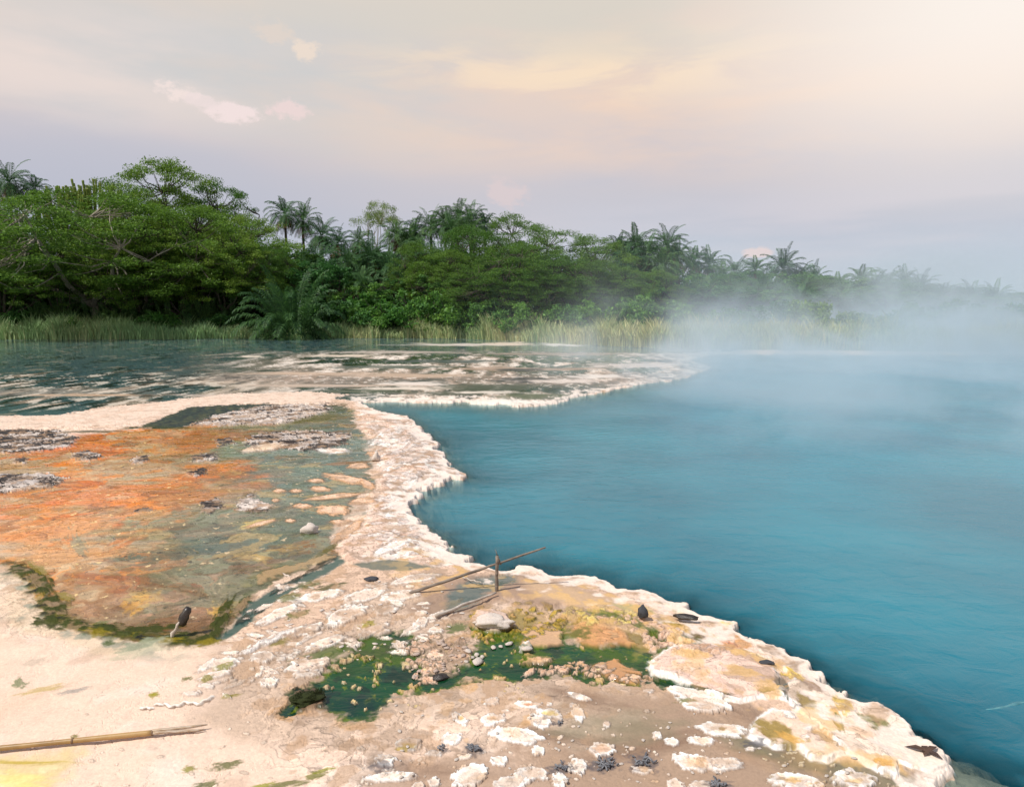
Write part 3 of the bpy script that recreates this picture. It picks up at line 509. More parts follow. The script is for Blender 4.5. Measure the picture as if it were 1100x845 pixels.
# ------------------------------------------------------------------ materials
def new_mat(name):
    m = bpy.data.materials.new(name); m.use_nodes = True
    nt = m.node_tree; nt.nodes.clear()
    return m, nt, nt.nodes, nt.links
def N(nt, t, **k):
    n = nt.nodes.new(t)
    for a, b in k.items():
        if a.startswith('i_'): n.inputs[a[2:].replace('_', ' ')].default_value = b
        else: setattr(n, a, b)
    return n
def ground_material():
    m, nt, n, l = new_mat('mineral_ground')
    out = N(nt, 'ShaderNodeOutputMaterial'); p = N(nt, 'ShaderNodeBsdfPrincipled')
    col = N(nt, 'ShaderNodeAttribute', attribute_name='Col'); wet = N(nt, 'ShaderNodeAttribute', attribute_name='wet')
    tc = N(nt, 'ShaderNodeTexCoord')
    n1 = N(nt, 'ShaderNodeTexNoise'); n1.inputs['Scale'].default_value = 55; n1.inputs['Detail'].default_value = 6; n1.inputs['Roughness'].default_value = .7
    n2 = N(nt, 'ShaderNodeTexNoise'); n2.inputs['Scale'].default_value = 16; n2.inputs['Detail'].default_value = 5; n2.inputs['Roughness'].default_value = .65
    l.new(tc.outputs['Object'], n1.inputs['Vector']); l.new(tc.outputs['Object'], n2.inputs['Vector'])
    r = N(nt, 'ShaderNodeMapRange'); r.inputs['From Min'].default_value = .3; r.inputs['From Max'].default_value = .7; r.inputs['To Min'].default_value = .88; r.inputs['To Max'].default_value = 1.10
    l.new(n1.outputs['Fac'], r.inputs['Value'])
    mul = N(nt, 'ShaderNodeVectorMath', operation='SCALE'); l.new(col.outputs['Color'], mul.inputs[0]); l.new(r.outputs[0], mul.inputs['Scale'])
    l.new(mul.outputs[0], p.inputs['Base Color'])
    rr = N(nt, 'ShaderNodeMapRange'); rr.inputs['From Min'].default_value = .1; rr.inputs['From Max'].default_value = .8; rr.inputs['To Min'].default_value = .75; rr.inputs['To Max'].default_value = .08
    l.new(wet.outputs['Fac'], rr.inputs['Value']); l.new(rr.outputs[0], p.inputs['Roughness'])
    sp = N(nt, 'ShaderNodeMapRange'); sp.inputs['From Min'].default_value = .1; sp.inputs['From Max'].default_value = .7; sp.inputs['To Min'].default_value = .15; sp.inputs['To Max'].default_value = .32
    l.new(wet.outputs['Fac'], sp.inputs['Value']); l.new(sp.outputs[0], p.inputs['Specular IOR Level'])
    # dry grit against running-water ripples
    b1 = N(nt, 'ShaderNodeBump'); b1.inputs['Distance'].default_value = .008
    inv = N(nt, 'ShaderNodeMapRange'); inv.inputs['From Min'].default_value = .1; inv.inputs['From Max'].default_value = .6; inv.inputs['To Min'].default_value = .2; inv.inputs['To Max'].default_value = .04
    l.new(wet.outputs['Fac'], inv.inputs['Value']); l.new(inv.outputs[0], b1.inputs['Strength']); l.new(n2.outputs['Fac'], b1.inputs['Height'])
    w = N(nt, 'ShaderNodeTexNoise'); w.inputs['Scale'].default_value = 5; w.inputs['Detail'].default_value = 4; w.inputs['Distortion'].default_value = .6
    mp = N(nt, 'ShaderNodeMapping'); mp.inputs['Scale'].default_value = (1, 1.7, 1); mp.inputs['Rotation'].default_value = (0, 0, .3)
    l.new(tc.outputs['Object'], mp.inputs['Vector']); l.new(mp.outputs[0], w.inputs['Vector'])
    vo = N(nt, 'ShaderNodeTexVoronoi', feature='DISTANCE_TO_EDGE'); vo.inputs['Scale'].default_value = 20
    vw = N(nt, 'ShaderNodeVectorMath', operation='MULTIPLY_ADD'); l.new(n2.outputs['Color'], vw.inputs[0]); vw.inputs[1].default_value = (.10, .10, 0); l.new(tc.outputs['Object'], vw.inputs[2]); l.new(vw.outputs[0], vo.inputs['Vector'])
    vm = N(nt, 'ShaderNodeMapRange'); vm.inputs['From Max'].default_value = .12; l.new(vo.outputs['Distance'], vm.inputs['Value'])
    b0 = N(nt, 'ShaderNodeBump'); b0.inputs['Distance'].default_value = .006; b0.inputs['Strength'].default_value = .5; l.new(vm.outputs[0], b0.inputs['Height'])
    l.new(b0.outputs[0], b1.inputs['Normal'])
    iv0 = N(nt, 'ShaderNodeMapRange'); iv0.inputs['From Min'].default_value = .1; iv0.inputs['From Max'].default_value = .4; iv0.inputs['To Min'].default_value = .15; iv0.inputs['To Max'].default_value = 0; l.new(wet.outputs['Fac'], iv0.inputs['Value']); l.new(iv0.outputs[0], b0.inputs['Strength'])
    b2 = N(nt, 'ShaderNodeBump'); b2.inputs['Distance'].default_value = .035
    ws = N(nt, 'ShaderNodeMapRange'); ws.inputs['From Min'].default_value = .45; ws.inputs['From Max'].default_value = .8; ws.inputs['To Min'].default_value = 0; ws.inputs['To Max'].default_value = .16
    l.new(wet.outputs['Fac'], ws.inputs['Value']); l.new(ws.outputs[0], b2.inputs['Strength']); l.new(w.outputs['Fac'], b2.inputs['Height']); l.new(b1.outputs[0], b2.inputs['Normal'])
    l.new(b2.outputs[0], p.inputs['Normal']); l.new(p.outputs[0], out.inputs[0])
    return m
def water_material():
    m, nt, n, l = new_mat('milky_teal_water')
    out = N(nt, 'ShaderNodeOutputMaterial'); p = N(nt, 'ShaderNodeBsdfPrincipled')
    d = N(nt, 'ShaderNodeAttribute', attribute_name='depth')
    tc = N(nt, 'ShaderNodeTexCoord')
    big = N(nt, 'ShaderNodeTexNoise'); big.inputs['Scale'].default_value = .45; big.inputs['Detail'].default_value = 5
    l.new(tc.outputs['Object'], big.inputs['Vector'])
    mx = N(nt, 'ShaderNodeMix', data_type='RGBA'); mx.inputs[6].default_value = (.0001, .134, .190, 1); mx.inputs[7].default_value = (.0006, .192, .254, 1)
    rm = N(nt, 'ShaderNodeMapRange'); rm.inputs['From Min'].default_value = .35; rm.inputs['From Max'].default_value = .65
    l.new(big.outputs['Fac'], rm.inputs['Value']); l.new(rm.outputs[0], mx.inputs[0])
    l.new(mx.outputs[2], p.inputs['Base Color'])
    # opacity from real depth: 1-exp(-k d)
    a = N(nt, 'ShaderNodeMath', operation='MULTIPLY'); a.inputs[1].default_value = -5.0; l.new(d.outputs['Fac'], a.inputs[0])
    e = N(nt, 'ShaderNodeMath', operation='EXPONENT'); l.new(a.outputs[0], e.inputs[0])
    s = N(nt, 'ShaderNodeMath', operation='SUBTRACT'); s.inputs[0].default_value = 1.0; l.new(e.outputs[0], s.inputs[1])
    mr = N(nt, 'ShaderNodeMath', operation='MAXIMUM'); mr.inputs[1].default_value = .12; l.new(s.outputs[0], mr.inputs[0])
    p.inputs['Roughness'].default_value = .18; p.inputs['IOR'].default_value = 1.33; p.inputs['Specular IOR Level'].default_value = .5
    w1 = N(nt, 'ShaderNodeTexNoise'); w1.inputs['Scale'].default_value = 3.6; w1.inputs['Detail'].default_value = 5; w1.inputs['Roughness'].default_value = .6; w1.inputs['Distortion'].default_value = .8
    mp = N(nt, 'ShaderNodeMapping'); mp.inputs['Scale'].default_value = (1, 1.4, 1); mp.inputs['Rotation'].default_value = (0, 0, -.35)
    l.new(tc.outputs['Object'], mp.inputs['Vector']); l.new(mp.outputs[0], w1.inputs['Vector'])
    w2 = N(nt, 'ShaderNodeTexNoise'); w2.inputs['Scale'].default_value = .9; w2.inputs['Detail'].default_value = 3
    l.new(mp.outputs[0], w2.inputs['Vector'])
    b1 = N(nt, 'ShaderNodeBump'); b1.inputs['Distance'].default_value = .04; b1.inputs['Strength'].default_value = .22; l.new(w1.outputs['Fac'], b1.inputs['Height'])
    b2 = N(nt, 'ShaderNodeBump'); b2.inputs['Distance'].default_value = .12; b2.inputs['Strength'].default_value = .15; l.new(w2.outputs['Fac'], b2.inputs['Height']); l.new(b1.outputs[0], b2.inputs['Normal'])
    l.new(b2.outputs[0], p.inputs['Normal'])
    tr = N(nt, 'ShaderNodeBsdfTransparent'); tr.inputs[0].default_value = (.80, .93, .95, 1)
    ms = N(nt, 'ShaderNodeMixShader'); l.new(mr.outputs[0], ms.inputs[0]); l.new(tr.outputs[0], ms.inputs[1]); l.new(p.outputs[0], ms.inputs[2])
    l.new(ms.outputs[0], out.inputs[0])
    return m
ground.data.materials.append(ground_material()); water.data.materials.append(water_material())
def leaf_material(name, c, rough=.55, trans=.25, var=.35, warm=(1.15, 1.0, .7)):
    m, nt, n, l = new_mat(name)
    out = N(nt, 'ShaderNodeOutputMaterial')
    p = N(nt, 'ShaderNodeBsdfPrincipled'); t = N(nt, 'ShaderNodeBsdfTranslucent')
    g = N(nt, 'ShaderNodeNewGeometry'); oi = N(nt, 'ShaderNodeObjectInfo')
    mx = N(nt, 'ShaderNodeMix', data_type='RGBA')
    mx.inputs[6].default_value = (c[0] * (1 - var), c[1] * (1 - var), c[2] * (1 - var * .6), 1)
    mx.inputs[7].default_value = (min(1, c[0] * (1 + var) * warm[0]), min(1, c[1] * (1 + var) * warm[1]), c[2] * (1 + var) * warm[2], 1)
    l.new(g.outputs['Random Per Island'], mx.inputs[0])
    hs = N(nt, 'ShaderNodeHueSaturation'); hs.inputs['Saturation'].default_value = 1
    r1 = N(nt, 'ShaderNodeMapRange'); r1.inputs['To Min'].default_value = .75; r1.inputs['To Max'].default_value = 1.3; l.new(oi.outputs['Random'], r1.inputs['Value']); l.new(r1.outputs[0], hs.inputs['Value'])
    r2 = N(nt, 'ShaderNodeMapRange'); r2.inputs['To Min'].default_value = .52; r2.inputs['To Max'].default_value = .48; l.new(oi.outputs['Random'], r2.inputs['Value']); l.new(r2.outputs[0], hs.inputs['Hue'])
    l.new(mx.outputs[2], hs.inputs['Color'])
    l.new(hs.outputs[0], p.inputs['Base Color']); l.new(hs.outputs[0], t.inputs['Color'])
    p.inputs['Roughness'].default_value = rough; p.inputs['Specular IOR Level'].default_value = .3
    ms = N(nt, 'ShaderNodeMixShader'); ms.inputs[0].default_value = trans
    l.new(p.outputs[0], ms.inputs[1]); l.new(t.outputs[0], ms.inputs[2]); l.new(ms.outputs[0], out.inputs[0])
    return m
def solid(name, c, c2=None, rough=.8, scale=8, bump=.3, spec=.3, stretch=(1, 1, 1), dist=.01):
    m, nt, n, l = new_mat(name)
    out = N(nt, 'ShaderNodeOutputMaterial'); p = N(nt, 'ShaderNodeBsdfPrincipled'); tc = N(nt, 'ShaderNodeTexCoord')
    mp = N(nt, 'ShaderNodeMapping'); mp.inputs['Scale'].default_value = stretch
    tx = N(nt, 'ShaderNodeTexNoise'); tx.inputs['Scale'].default_value = scale; tx.inputs['Detail'].default_value = 6; tx.inputs['Roughness'].default_value = .65
    l.new(tc.outputs['Object'], mp.inputs[0]); l.new(mp.outputs[0], tx.inputs['Vector'])
    mx = N(nt, 'ShaderNodeMix', data_type='RGBA'); mx.inputs[6].default_value = (*c, 1); mx.inputs[7].default_value = (*(c2 or c), 1)
    mr = N(nt, 'ShaderNodeMapRange'); mr.inputs['From Min'].default_value = .35; mr.inputs['From Max'].default_value = .65
    l.new(tx.outputs['Fac'], mr.inputs['Value']); l.new(mr.outputs[0], mx.inputs[0]); l.new(mx.outputs[2], p.inputs['Base Color'])
    b = N(nt, 'ShaderNodeBump'); b.inputs['Strength'].default_value = bump; b.inputs['Distance'].default_value = dist; l.new(tx.outputs['Fac'], b.inputs['Height']); l.new(b.outputs[0], p.inputs['Normal'])
    p.inputs['Roughness'].default_value = rough; p.inputs['Specular IOR Level'].default_value = spec
    l.new(p.outputs[0], out.inputs[0])
    return m
# ------------------------------------------------------------------ mesh helpers
class MB:
    def __init__(s): s.v = []; s.f = []
    def quad(s, a, b, c, d):
        n = len(s.v); s.v += [a, b, c, d]; s.f.append((n, n + 1, n + 2, n + 3))
    def tri(s, a, b, c):
        n = len(s.v); s.v += [a, b, c]; s.f.append((n, n + 1, n + 2))
    def tube(s, pts, radii, k=6, cap=True, wob=0, rnd=None):
        n0 = len(s.v); pts = [Vector(p) for p in pts]
        ref = None
        for i, p in enumerate(pts):
            t = (pts[min(i + 1, len(pts) - 1)] - pts[max(i - 1, 0)]).normalized()
            if ref is None: ref = t.orthogonal().normalized()
            ref = (ref - t * ref.dot(t)).normalized(); b = t.cross(ref)
            for j in range(k):
                a = 2 * math.pi * j / k; r = radii[i] * (1 + (rnd.uniform(-wob, wob) if rnd else 0))
                s.v.append(tuple(p + ref * math.cos(a) * r + b * math.sin(a) * r))
        for i in range(len(pts) - 1):
            for j in range(k):
                a = n0 + i * k + j; b_ = n0 + i * k + (j + 1) % k
                s.f.append((a, b_, b_ + k, a + k))
        if cap:
            s.f.append(tuple(n0 + j for j in range(k))[::-1]); s.f.append(tuple(n0 + (len(pts) - 1) * k + j for j in range(k)))
    def mesh(s, name, mat, smooth=False):
        me = bpy.data.meshes.new(name); me.from_pydata(s.v, [], s.f)
        if smooth: me.polygons.foreach_set('use_smooth', [True] * len(me.polygons))
        me.materials.append(mat); return me
def link(name, me, parent=None):
    o = bpy.data.objects.new(name, me); C_.objects.link(o); o.parent = parent; return o
def thing(name, label, cat, loc=(0, 0, 0), rz=0, group=None, sc=(1, 1, 1)):
    o = bpy.data.objects.new(name, None); C_.objects.link(o); o.location = loc; o.rotation_euler = (0, 0, rz); o.scale = sc
    o['label'] = label; o['category'] = cat
    if group: o['group'] = group
    return o
def tag(o, label, cat, group=None):
    o['label'] = label; o['category'] = cat
    if group: o['group'] = group
    return o
def curve_pts(a, b, sag, n, rnd, jit=.05):
    a = Vector(a); b = Vector(b); L = (b - a).length
    return [a.lerp(b, t) + Vector((rnd.uniform(-1, 1), rnd.uniform(-1, 1), rnd.uniform(-1, 1))) * jit * L * (0 if t in (0, 1) else 1) + Vector((0, 0, sag * L * math.sin(math.pi * t))) for t in [i / n for i in range(n + 1)]]
M = {}
M['acacia'] = leaf_material('feathery_acacia_leaf', (.105, .215, .030), trans=.35)
M['acacia_pale'] = leaf_material('light_acacia_leaf', (.22, .32, .08), trans=.4)
M['broad'] = leaf_material('broad_dark_leaf', (.07, .19, .045), rough=.6, trans=.3)
M['bush'] = leaf_material('bush_leaf', (.11, .26, .05), trans=.35)
M['palm'] = leaf_material('palm_leaflet', (.055, .135, .045), rough=.65, trans=.2, warm=(1.2, 1.05, .8))
M['deadpalm'] = leaf_material('dry_palm_leaf', (.20, .15, .08), rough=.7, trans=.1)
M['euph'] = solid('euphorbia_skin', (.20, .23, .03), (.09, .15, .02), rough=.6, scale=3)
M['bark'] = solid('pale_bark', (.42, .37, .29), (.2, .17, .13), rough=.9, scale=6, stretch=(1, 1, .3))
M['darkbark'] = solid('dark_bark', (.11, .09, .065), (.05, .042, .03), rough=.9, scale=6)
M['palmtrunk'] = solid('palm_trunk_bark', (.15, .12, .09), (.07, .055, .04), rough=.9, scale=10, stretch=(1, 1, 3))
# ------------------------------------------------------------------ leaves in bulk
def leaf_cloud(centers, radii, counts, size, rnd, up=.5, asp=.45):
    """many small leaf faces spread through flattened clumps; returns verts, faces as arrays"""
    V = []
    for (c, r, n) in zip(centers, radii, counts):
        d = rnd.normal(size=(n, 3)); d /= np.linalg.norm(d, axis=1)[:, None]; d *= (rnd.rand(n, 1) ** .45)
        V.append(np.array(c) + d * np.array(r))
    P = np.concatenate(V); n = len(P)
    nrm = rnd.normal(size=(n, 3)); nrm[:, 2] += up * 3; nrm /= np.linalg.norm(nrm, axis=1)[:, None]
    a = np.cross(nrm, rnd.normal(size=(n, 3))); a /= np.linalg.norm(a, axis=1)[:, None]; b = np.cross(nrm, a)
    s = size * (.6 + .8 * rnd.rand(n, 1)); a *= s; b *= s * asp
    q = np.stack([P - a, P + b * 1.0, P + a, P - b * 1.0], 1).reshape(-1, 3)
    return q
def quads_mesh(name, q, mat):
    me = bpy.data.meshes.new(name); n = len(q) // 4
    me.vertices.add(len(q)); me.vertices.foreach_set('co', q.astype(F32).reshape(-1))
    me.loops.add(n * 4); me.loops.foreach_set('vertex_index', np.arange(n * 4, dtype=np.int32))
    me.polygons.add(n); me.polygons.foreach_set('loop_start', np.arange(0, n * 4, 4, dtype=np.int32))
    me.update(calc_edges=True); me.materials.append(mat); return me
# unit-height trees (1 m tall, scaled when placed)
def acacia_meshes(seed, spread=.95, layers=4, leaf='acacia', nclump=190, low=.32, bark='darkbark', dens=240, dead=0):
    rn = random.Random(seed); nr = np.random.RandomState(seed); t = MB()
    H = 10.0
    base = Vector((0, 0, 0)); fork = Vector((rn.uniform(-.3, .3), rn.uniform(-.3, .3), H * rn.uniform(.14, .22)))
    t.tube(curve_pts(base - Vector((0, 0, .4)), fork, 0, 4, rn, .04), [.30, .27, .24, .22, .2], 7)
    mains = []
    for i in range(7):
        az = i * 2 * math.pi / 7 + rn.uniform(-.3, .3); R = H * spread * rn.uniform(.3, .5)
        e = Vector((math.cos(az) * R, math.sin(az) * R, H * rn.uniform(.5, .78)))
        p = curve_pts(fork, e, -.10, 6, rn, .03); t.tube(p, [(.17 if dead > 2 else .11) - (.02 if dead > 2 else .013) * j for j in range(7)], 5); mains.append(p)
    e = Vector((0, 0, H * .82)); p = curve_pts(fork, e, 0, 6, rn, .05); t.tube(p, [.16 - .018 * j for j in range(7)], 5); mains.append(p)
    cs, rs, ns = [], [], []
    for k in range(nclump):
        az = rn.uniform(0, 2 * math.pi); rr = math.sqrt(rn.random()) * spread
        top = 1 - .38 * rr ** 2.2
        lay = rn.choice(range(layers)) / max(1, layers - 1)
        z = top - (top - low - .12 * (1 - rr)) * lay * (.75 if rn.random() < .8 else 1) + rn.uniform(-.03, .03)
        wob = 1 + .16 * math.sin(az * 3 + seed) + .1 * math.sin(az * 5 + 2 * seed)
        c = Vector((math.cos(az) * rr * H * .62 * wob, math.sin(az) * rr * H * .62 * wob, z * H * .97))
        r = rn.uniform(.55, 1.15)
        cs.append(c); rs.append((r, r, r * rn.uniform(.24, .42))); ns.append(int(dens * r * rn.uniform(.6, 1.2)))
        m = min(mains, key=lambda p: min((q - c).length for q in p[2:]))
        q = min(m[2:], key=lambda q: (q - c).length)
        if rn.random() < .75: t.tube(curve_pts(q, c, -.08, 3, rn, .05), [.045, .035, .025, .012], 4, cap=False)
    for k in range(dead):
        m = rn.choice(mains); q = m[rn.randrange(3, 6)]; az = rn.uniform(0, 6.3)
        e = q + Vector((math.cos(az) * 3.5, math.sin(az) * 3.5, rn.uniform(-.3, 1.6)))
        pp = curve_pts(q, e, -.1, 5, rn, .06); t.tube(pp, [.07, .06, .05, .04, .025, .01], 4)
        for z_ in range(5):
            b = pp[rn.randrange(2, 6)]; t.tube(curve_pts(b, b + Vector((rn.uniform(-1, 1), rn.uniform(-1, 1), rn.uniform(-.2, .9))), 0, 2, rn), [.03, .02, .006], 3)
    crown = quads_mesh('crown', leaf_cloud(cs, rs, ns, .078, nr, up=.6), M[leaf])
    return t.mesh('trunk', M[bark]), crown
def broad_meshes(seed, leaf='broad', wid=.5, nclump=150, bark='darkbark', low=.05, leafsize=.14, dens=140):
    rn = random.Random(seed); nr = np.random.RandomState(seed); t = MB(); H = 10.0
    fork = Vector((rn.uniform(-.3, .3), rn.uniform(-.3, .3), H * .3))
    t.tube(curve_pts((0, 0, -.4), fork, 0, 3, rn, .03), [.28, .25, .22, .2], 7)
    mains = []
    for i in range(6):
        az = i * 1.05 + rn.uniform(-.3, .3); e = Vector((math.cos(az) * wid * 5, math.sin(az) * wid * 5, H * rn.uniform(.5, .85)))
        p = curve_pts(fork, e, -.05, 5, rn, .04); t.tube(p, [.14, .12, .1, .08, .05, .03], 5); mains.append(p)
    lobes = [(Vector((rn.uniform(-1, 1) * wid * 5.5, rn.uniform(-1, 1) * wid * 5.5, H * rn.uniform(.12, .8))), rn.uniform(1.2, 2.3)) for _ in range(16)] + [(Vector((0, 0, H * .76)), 2.0)]
    cs, rs, ns = [], [], []
    for k in range(nclump):
        c0, R = rn.choice(lobes); d = Vector((rn.gauss(0, 1), rn.gauss(0, 1), rn.gauss(0, 1) + .3)).normalized() * R * rn.uniform(.55, 1.05)
        c = c0 + Vector((d.x, d.y, d.z * .8)); c.z = max(low * H, min(H * .99, c.z)); r = rn.uniform(.35, .8)
        cs.append(c); rs.append((r, r, r * .6)); ns.append(int(dens * r))
        if rn.random() < .4:
            m = rn.choice(mains); t.tube(curve_pts(m[-2], c, 0, 2, rn), [.04, .03, .01], 3, cap=False)
    return t.mesh('trunk', M[bark]), quads_mesh('crown', leaf_cloud(cs, rs, ns, leafsize, nr, up=.35), M[leaf])
def bush_mesh(seed, leaf='bush', n=120, leafsize=.10, squash=.75, dens=95):
    rn = random.Random(seed); nr = np.random.RandomState(seed)       # 3 m wide, 2 m high
    cs, rs, ns = [], [], []
    lob = [(rn.uniform(-1.2, 1.2), rn.uniform(-.9, .9), rn.uniform(.5, 1.4), rn.uniform(.45, .8)) for _ in range(9)]
    for k in range(n):
        x, y, z, R = rn.choice(lob); d = Vector((rn.gauss(0, 1), rn.gauss(0, 1), rn.gauss(0, 1))).normalized() * R * rn.uniform(.5, 1.05)
        cs.append((x + d.x, y + d.y, max(.12, z + d.z * squash))); r = rn.uniform(.18, .42); rs.append((r, r, r * .7)); ns.append(int(dens * r))
    st = MB()
    for i in range(7):
        az = rn.uniform(0, 6.3); st.tube(curve_pts((rn.uniform(-.3, .3), rn.uniform(-.3, .3), -.2), (math.cos(az) * 1.1, math.sin(az) * .9, rn.uniform(.8, 1.6)), .05, 4, rn, .06), [.035, .03, .025, .018, .01], 4)
    return st.mesh('stem', M['darkbark']), quads_mesh('foliage', leaf_cloud(cs, rs, ns, leafsize, nr, up=.3), M[leaf])
# ------------------------------------------------------------------ feather palms
def frond(mb, base, az, el, L, droop, rn, nl=30, ll=.5, lw=.035, tw=0):
    """one arching frond; leaflets in two drooping ranks"""
    d = Vector((math.cos(az) * math.cos(el), math.sin(az) * math.cos(el), math.sin(el)))
    side = Vector((-math.sin(az), math.cos(az), 0))
    p = Vector(base); pts = [p.copy()]; dirs = [d.copy()]
    n = 12
    for i in range(n):
        p = p + d * (L / n); d = (d + Vector((0, 0, -droop / n * (.6 + 1.2 * i / n)))).normalized(); pts.append(p.copy()); dirs.append(d.copy())
    for i in range(n):
        w = .03 * (1 - i / n) + .006
        mb.quad(tuple(pts[i] - side * w), tuple(pts[i] + side * w), tuple(pts[i + 1] + side * w), tuple(pts[i + 1] - side * w))
    for i in range(nl):
        t = .12 + .88 * i / nl; f = t * n; k = min(n - 1, int(f)); q = pts[k].lerp(pts[k + 1], f - k); dd = dirs[k]
        up = side.cross(dd).normalized() * -1
        if up.z < 0: up = -up
        l_ = ll * (math.sin(math.pi * (.12 + .80 * t)) * .85 + .2) * rn.uniform(.85, 1.1)
        for s in (-1, 1):
            o = (side * s * 1.0 + dd * .75 + up * rn.uniform(-.05, .35)).normalized()
            mid = q + o * l_ * .55; tip = q + o * l_ + Vector((0, 0, -l_ * rn.uniform(.2, .5)))
            w = dd * lw
            mb.quad(tuple(q - w * .6), tuple(mid - w), tuple(tip), tuple(mid + w))
def palm_crown_mesh(seed, nf=34, L=2.9, droop=1.5, ll=.5, lo=-.5, name='crown', mat='palm', nl=30, spread=.1):
    rn = random.Random(seed); mb = MB()
    for i in range(nf):
        az = i * 2.399 + rn.uniform(-.2, .2); t = i / nf
        el = 1.35 - (1.35 - lo) * t ** .9 + rn.uniform(-.12, .12)
        frond(mb, (math.cos(az) * spread, math.sin(az) * spread, .1 * (1 - t)), az, el, L * rn.uniform(.8, 1.08) * (.75 + .25 * math.sin(math.pi * min(1, t + .2))), droop * rn.uniform(.8, 1.2), rn, nl=nl, ll=ll)
    return mb.mesh(name, M[mat])
def dead_skirt_mesh(seed):
    rn = random.Random(seed); mb = MB()
    for i in range(9):
        az = i * .7 + rn.uniform(-.2, .2); frond(mb, (math.cos(az) * .1, math.sin(az) * .1, -.15), az, rn.uniform(-.9, -.5), 1.9 * rn.uniform(.7, 1.1), 1.4, rn, nl=18, ll=.35)
    return mb.mesh('dead_fronds', M['deadpalm'])
PALM_CROWNS = [palm_crown_mesh(1), palm_crown_mesh(2, nf=28, L=2.6, droop=1.9), palm_crown_mesh(3, nf=40, L=3.1, droop=1.7, lo=-.8)]
SKIRTS = [dead_skirt_mesh(4), dead_skirt_mesh(5)]
M['shrubpalm'] = leaf_material('shrub_palm_leaflet', (.07, .155, .05), rough=.6, trans=.3)
CLUMPS = [palm_crown_mesh(11, nf=80, L=3.6, droop=1.5, ll=.55, lo=.0, name='fronds', nl=36, spread=.6, mat='shrubpalm'), palm_crown_mesh(12, nf=60, L=3.2, droop=1.8, ll=.5, lo=-.1, name='fronds', nl=32, spread=.8)]
def palm(px, py_top, Y, label, group=None, v=0, stems=1, sc=1.0, lean=0, skirt=True, h_px=None):
    """palm whose crown top is seen at (px, py_top) at distance Y"""
    rn = random.Random(int(px * 7 + py_top)); top = P3(px, py_top, Y); gz = .4
    root = thing('palm_tree', label, 'palm tree', (top.x, Y, gz), rn.uniform(0, 6), group)
    for s in range(stems):
        h = (top.z - gz - 1.5 * sc) * (1 if s == 0 else rn.uniform(.62, .92))
        dx, dy = (lean, 0) if s == 0 else (rn.uniform(-2.2, 2.2), rn.uniform(-1.5, 1.5))
        c = math.cos(-root.rotation_euler[2]); s_ = math.sin(-root.rotation_euler[2]); dx, dy = dx * c - dy * s_, dx * s_ + dy * c
        mb = MB(); mb.tube(curve_pts((dx * .1, dy * .1, -.5), (dx, dy, h), 0, 8, rn, .012), [.17 * sc] + [.13 * sc] * 7 + [.16 * sc], 7)
        link('trunk', mb.mesh('trunk', M['palmtrunk'], True), root)
        cr_ = link('crown', PALM_CROWNS[(v + s) % 3], root); cr_.location = (dx, dy, h); cr_.rotation_euler = (rn.uniform(-.1, .1), rn.uniform(-.1, .1), rn.uniform(0, 6)); cr_.scale = (sc * rn.uniform(.9, 1.05),) * 3
        if skirt:
            k = link('dead_fronds', SKIRTS[s % 2], root); k.location = (dx, dy, h); k.rotation_euler[2] = rn.uniform(0, 6); k.scale = (sc, sc, sc)
    return root
def tree(name, meshes, px, py_top, Y, label, wpx=None, group=None, cat='tree', base_w=10.0, base_h=9.8, parts=('trunk', 'crown'), rz=None, gz=.4):
    rn = random.Random(int(px * 13 + py_top * 3)); Y = max(Y, float(shoreY((px - PCX) / FOC * Y)) + (2.4 if cat == 'bush' else 5)); top = P3(px, py_top, Y)
    sz = (top.z - gz) / base_h
    sx = (wpx * Y / FOC) / base_w if wpx else sz
    r = thing(name, label, cat, (top.x, Y, gz), rn.uniform(0, 6) if rz is None else rz, group, (sx, sx, sz))
    for nm, me_ in zip(parts, meshes): link(nm, me_, r)
    return r
AC = [acacia_meshes(1), acacia_meshes(2, dead=2), acacia_meshes(3, layers=3, nclump=180), acacia_meshes(4, nclump=290)]
ACL = acacia_meshes(7, dead=9, bark='bark', nclump=330, low=.24)
LIGHT = acacia_meshes(6, spread=.7, layers=2, leaf='acacia_pale', nclump=80, low=.80, dens=120, bark='bark')
BR = [broad_meshes(21), broad_meshes(22, wid=.6), broad_meshes(23, leaf='bush')]
BU = [bush_mesh(31), bush_mesh(32), bush_mesh(33, leaf='broad'), bush_mesh(34, leaf='acacia', squash=.6)]
def acacia(i, px, py, Y, w, label, group=None): return tree('acacia_tree', i if isinstance(i, tuple) else AC[i], px, py, Y, label, w, group, base_w=12.0)
def broad(i, px, py, Y, w, label, group=None): return tree('broadleaf_tree', BR[i], px, py, Y, label, w, group, base_w=8.0)
def bush(i, px, py, Y, w, label, group=None): return tree('bush', BU[i], px, py, Y, label, w, group, 'bush', 3.6, 2.1, ('stem', 'foliage'))
# ---- left: big acacias
acacia(3, 175, 177, 66, 150, 'tallest flat-topped acacia with dark layered crown above the left trees')
acacia(1, 232, 196, 68, 110, 'dark acacia just right of the tallest crown, sloping down beside it')
acacia(ACL, 95, 208, 56, 260, 'wide acacia with bare pale branches showing, overhanging the left bank')
acacia(0, 20, 214, 60, 150, 'green acacia at the left edge below the two dark palms')
acacia(2, 210, 226, 57, 170, 'broad feathery acacia between the bare-branched acacia and the palm thicket')
acacia(0, 130, 196, 72, 150, 'yellowish-green acacia crown beside the candelabra euphorbia')
acacia(2, 268, 234, 63, 100, 'small acacia left of the palm with a bare-topped crown')
acacia(1, -60, 205, 60, 170, 'acacia half outside the left edge of the view')
palm(8, 177, 74, 'dark palm with the largest drooping crown at the far left', v=2, sc=1.15, stems=2, lean=0); palm(36, 190, 76, 'smaller dark palm right beside the far left palm', v=1, sc=.85)
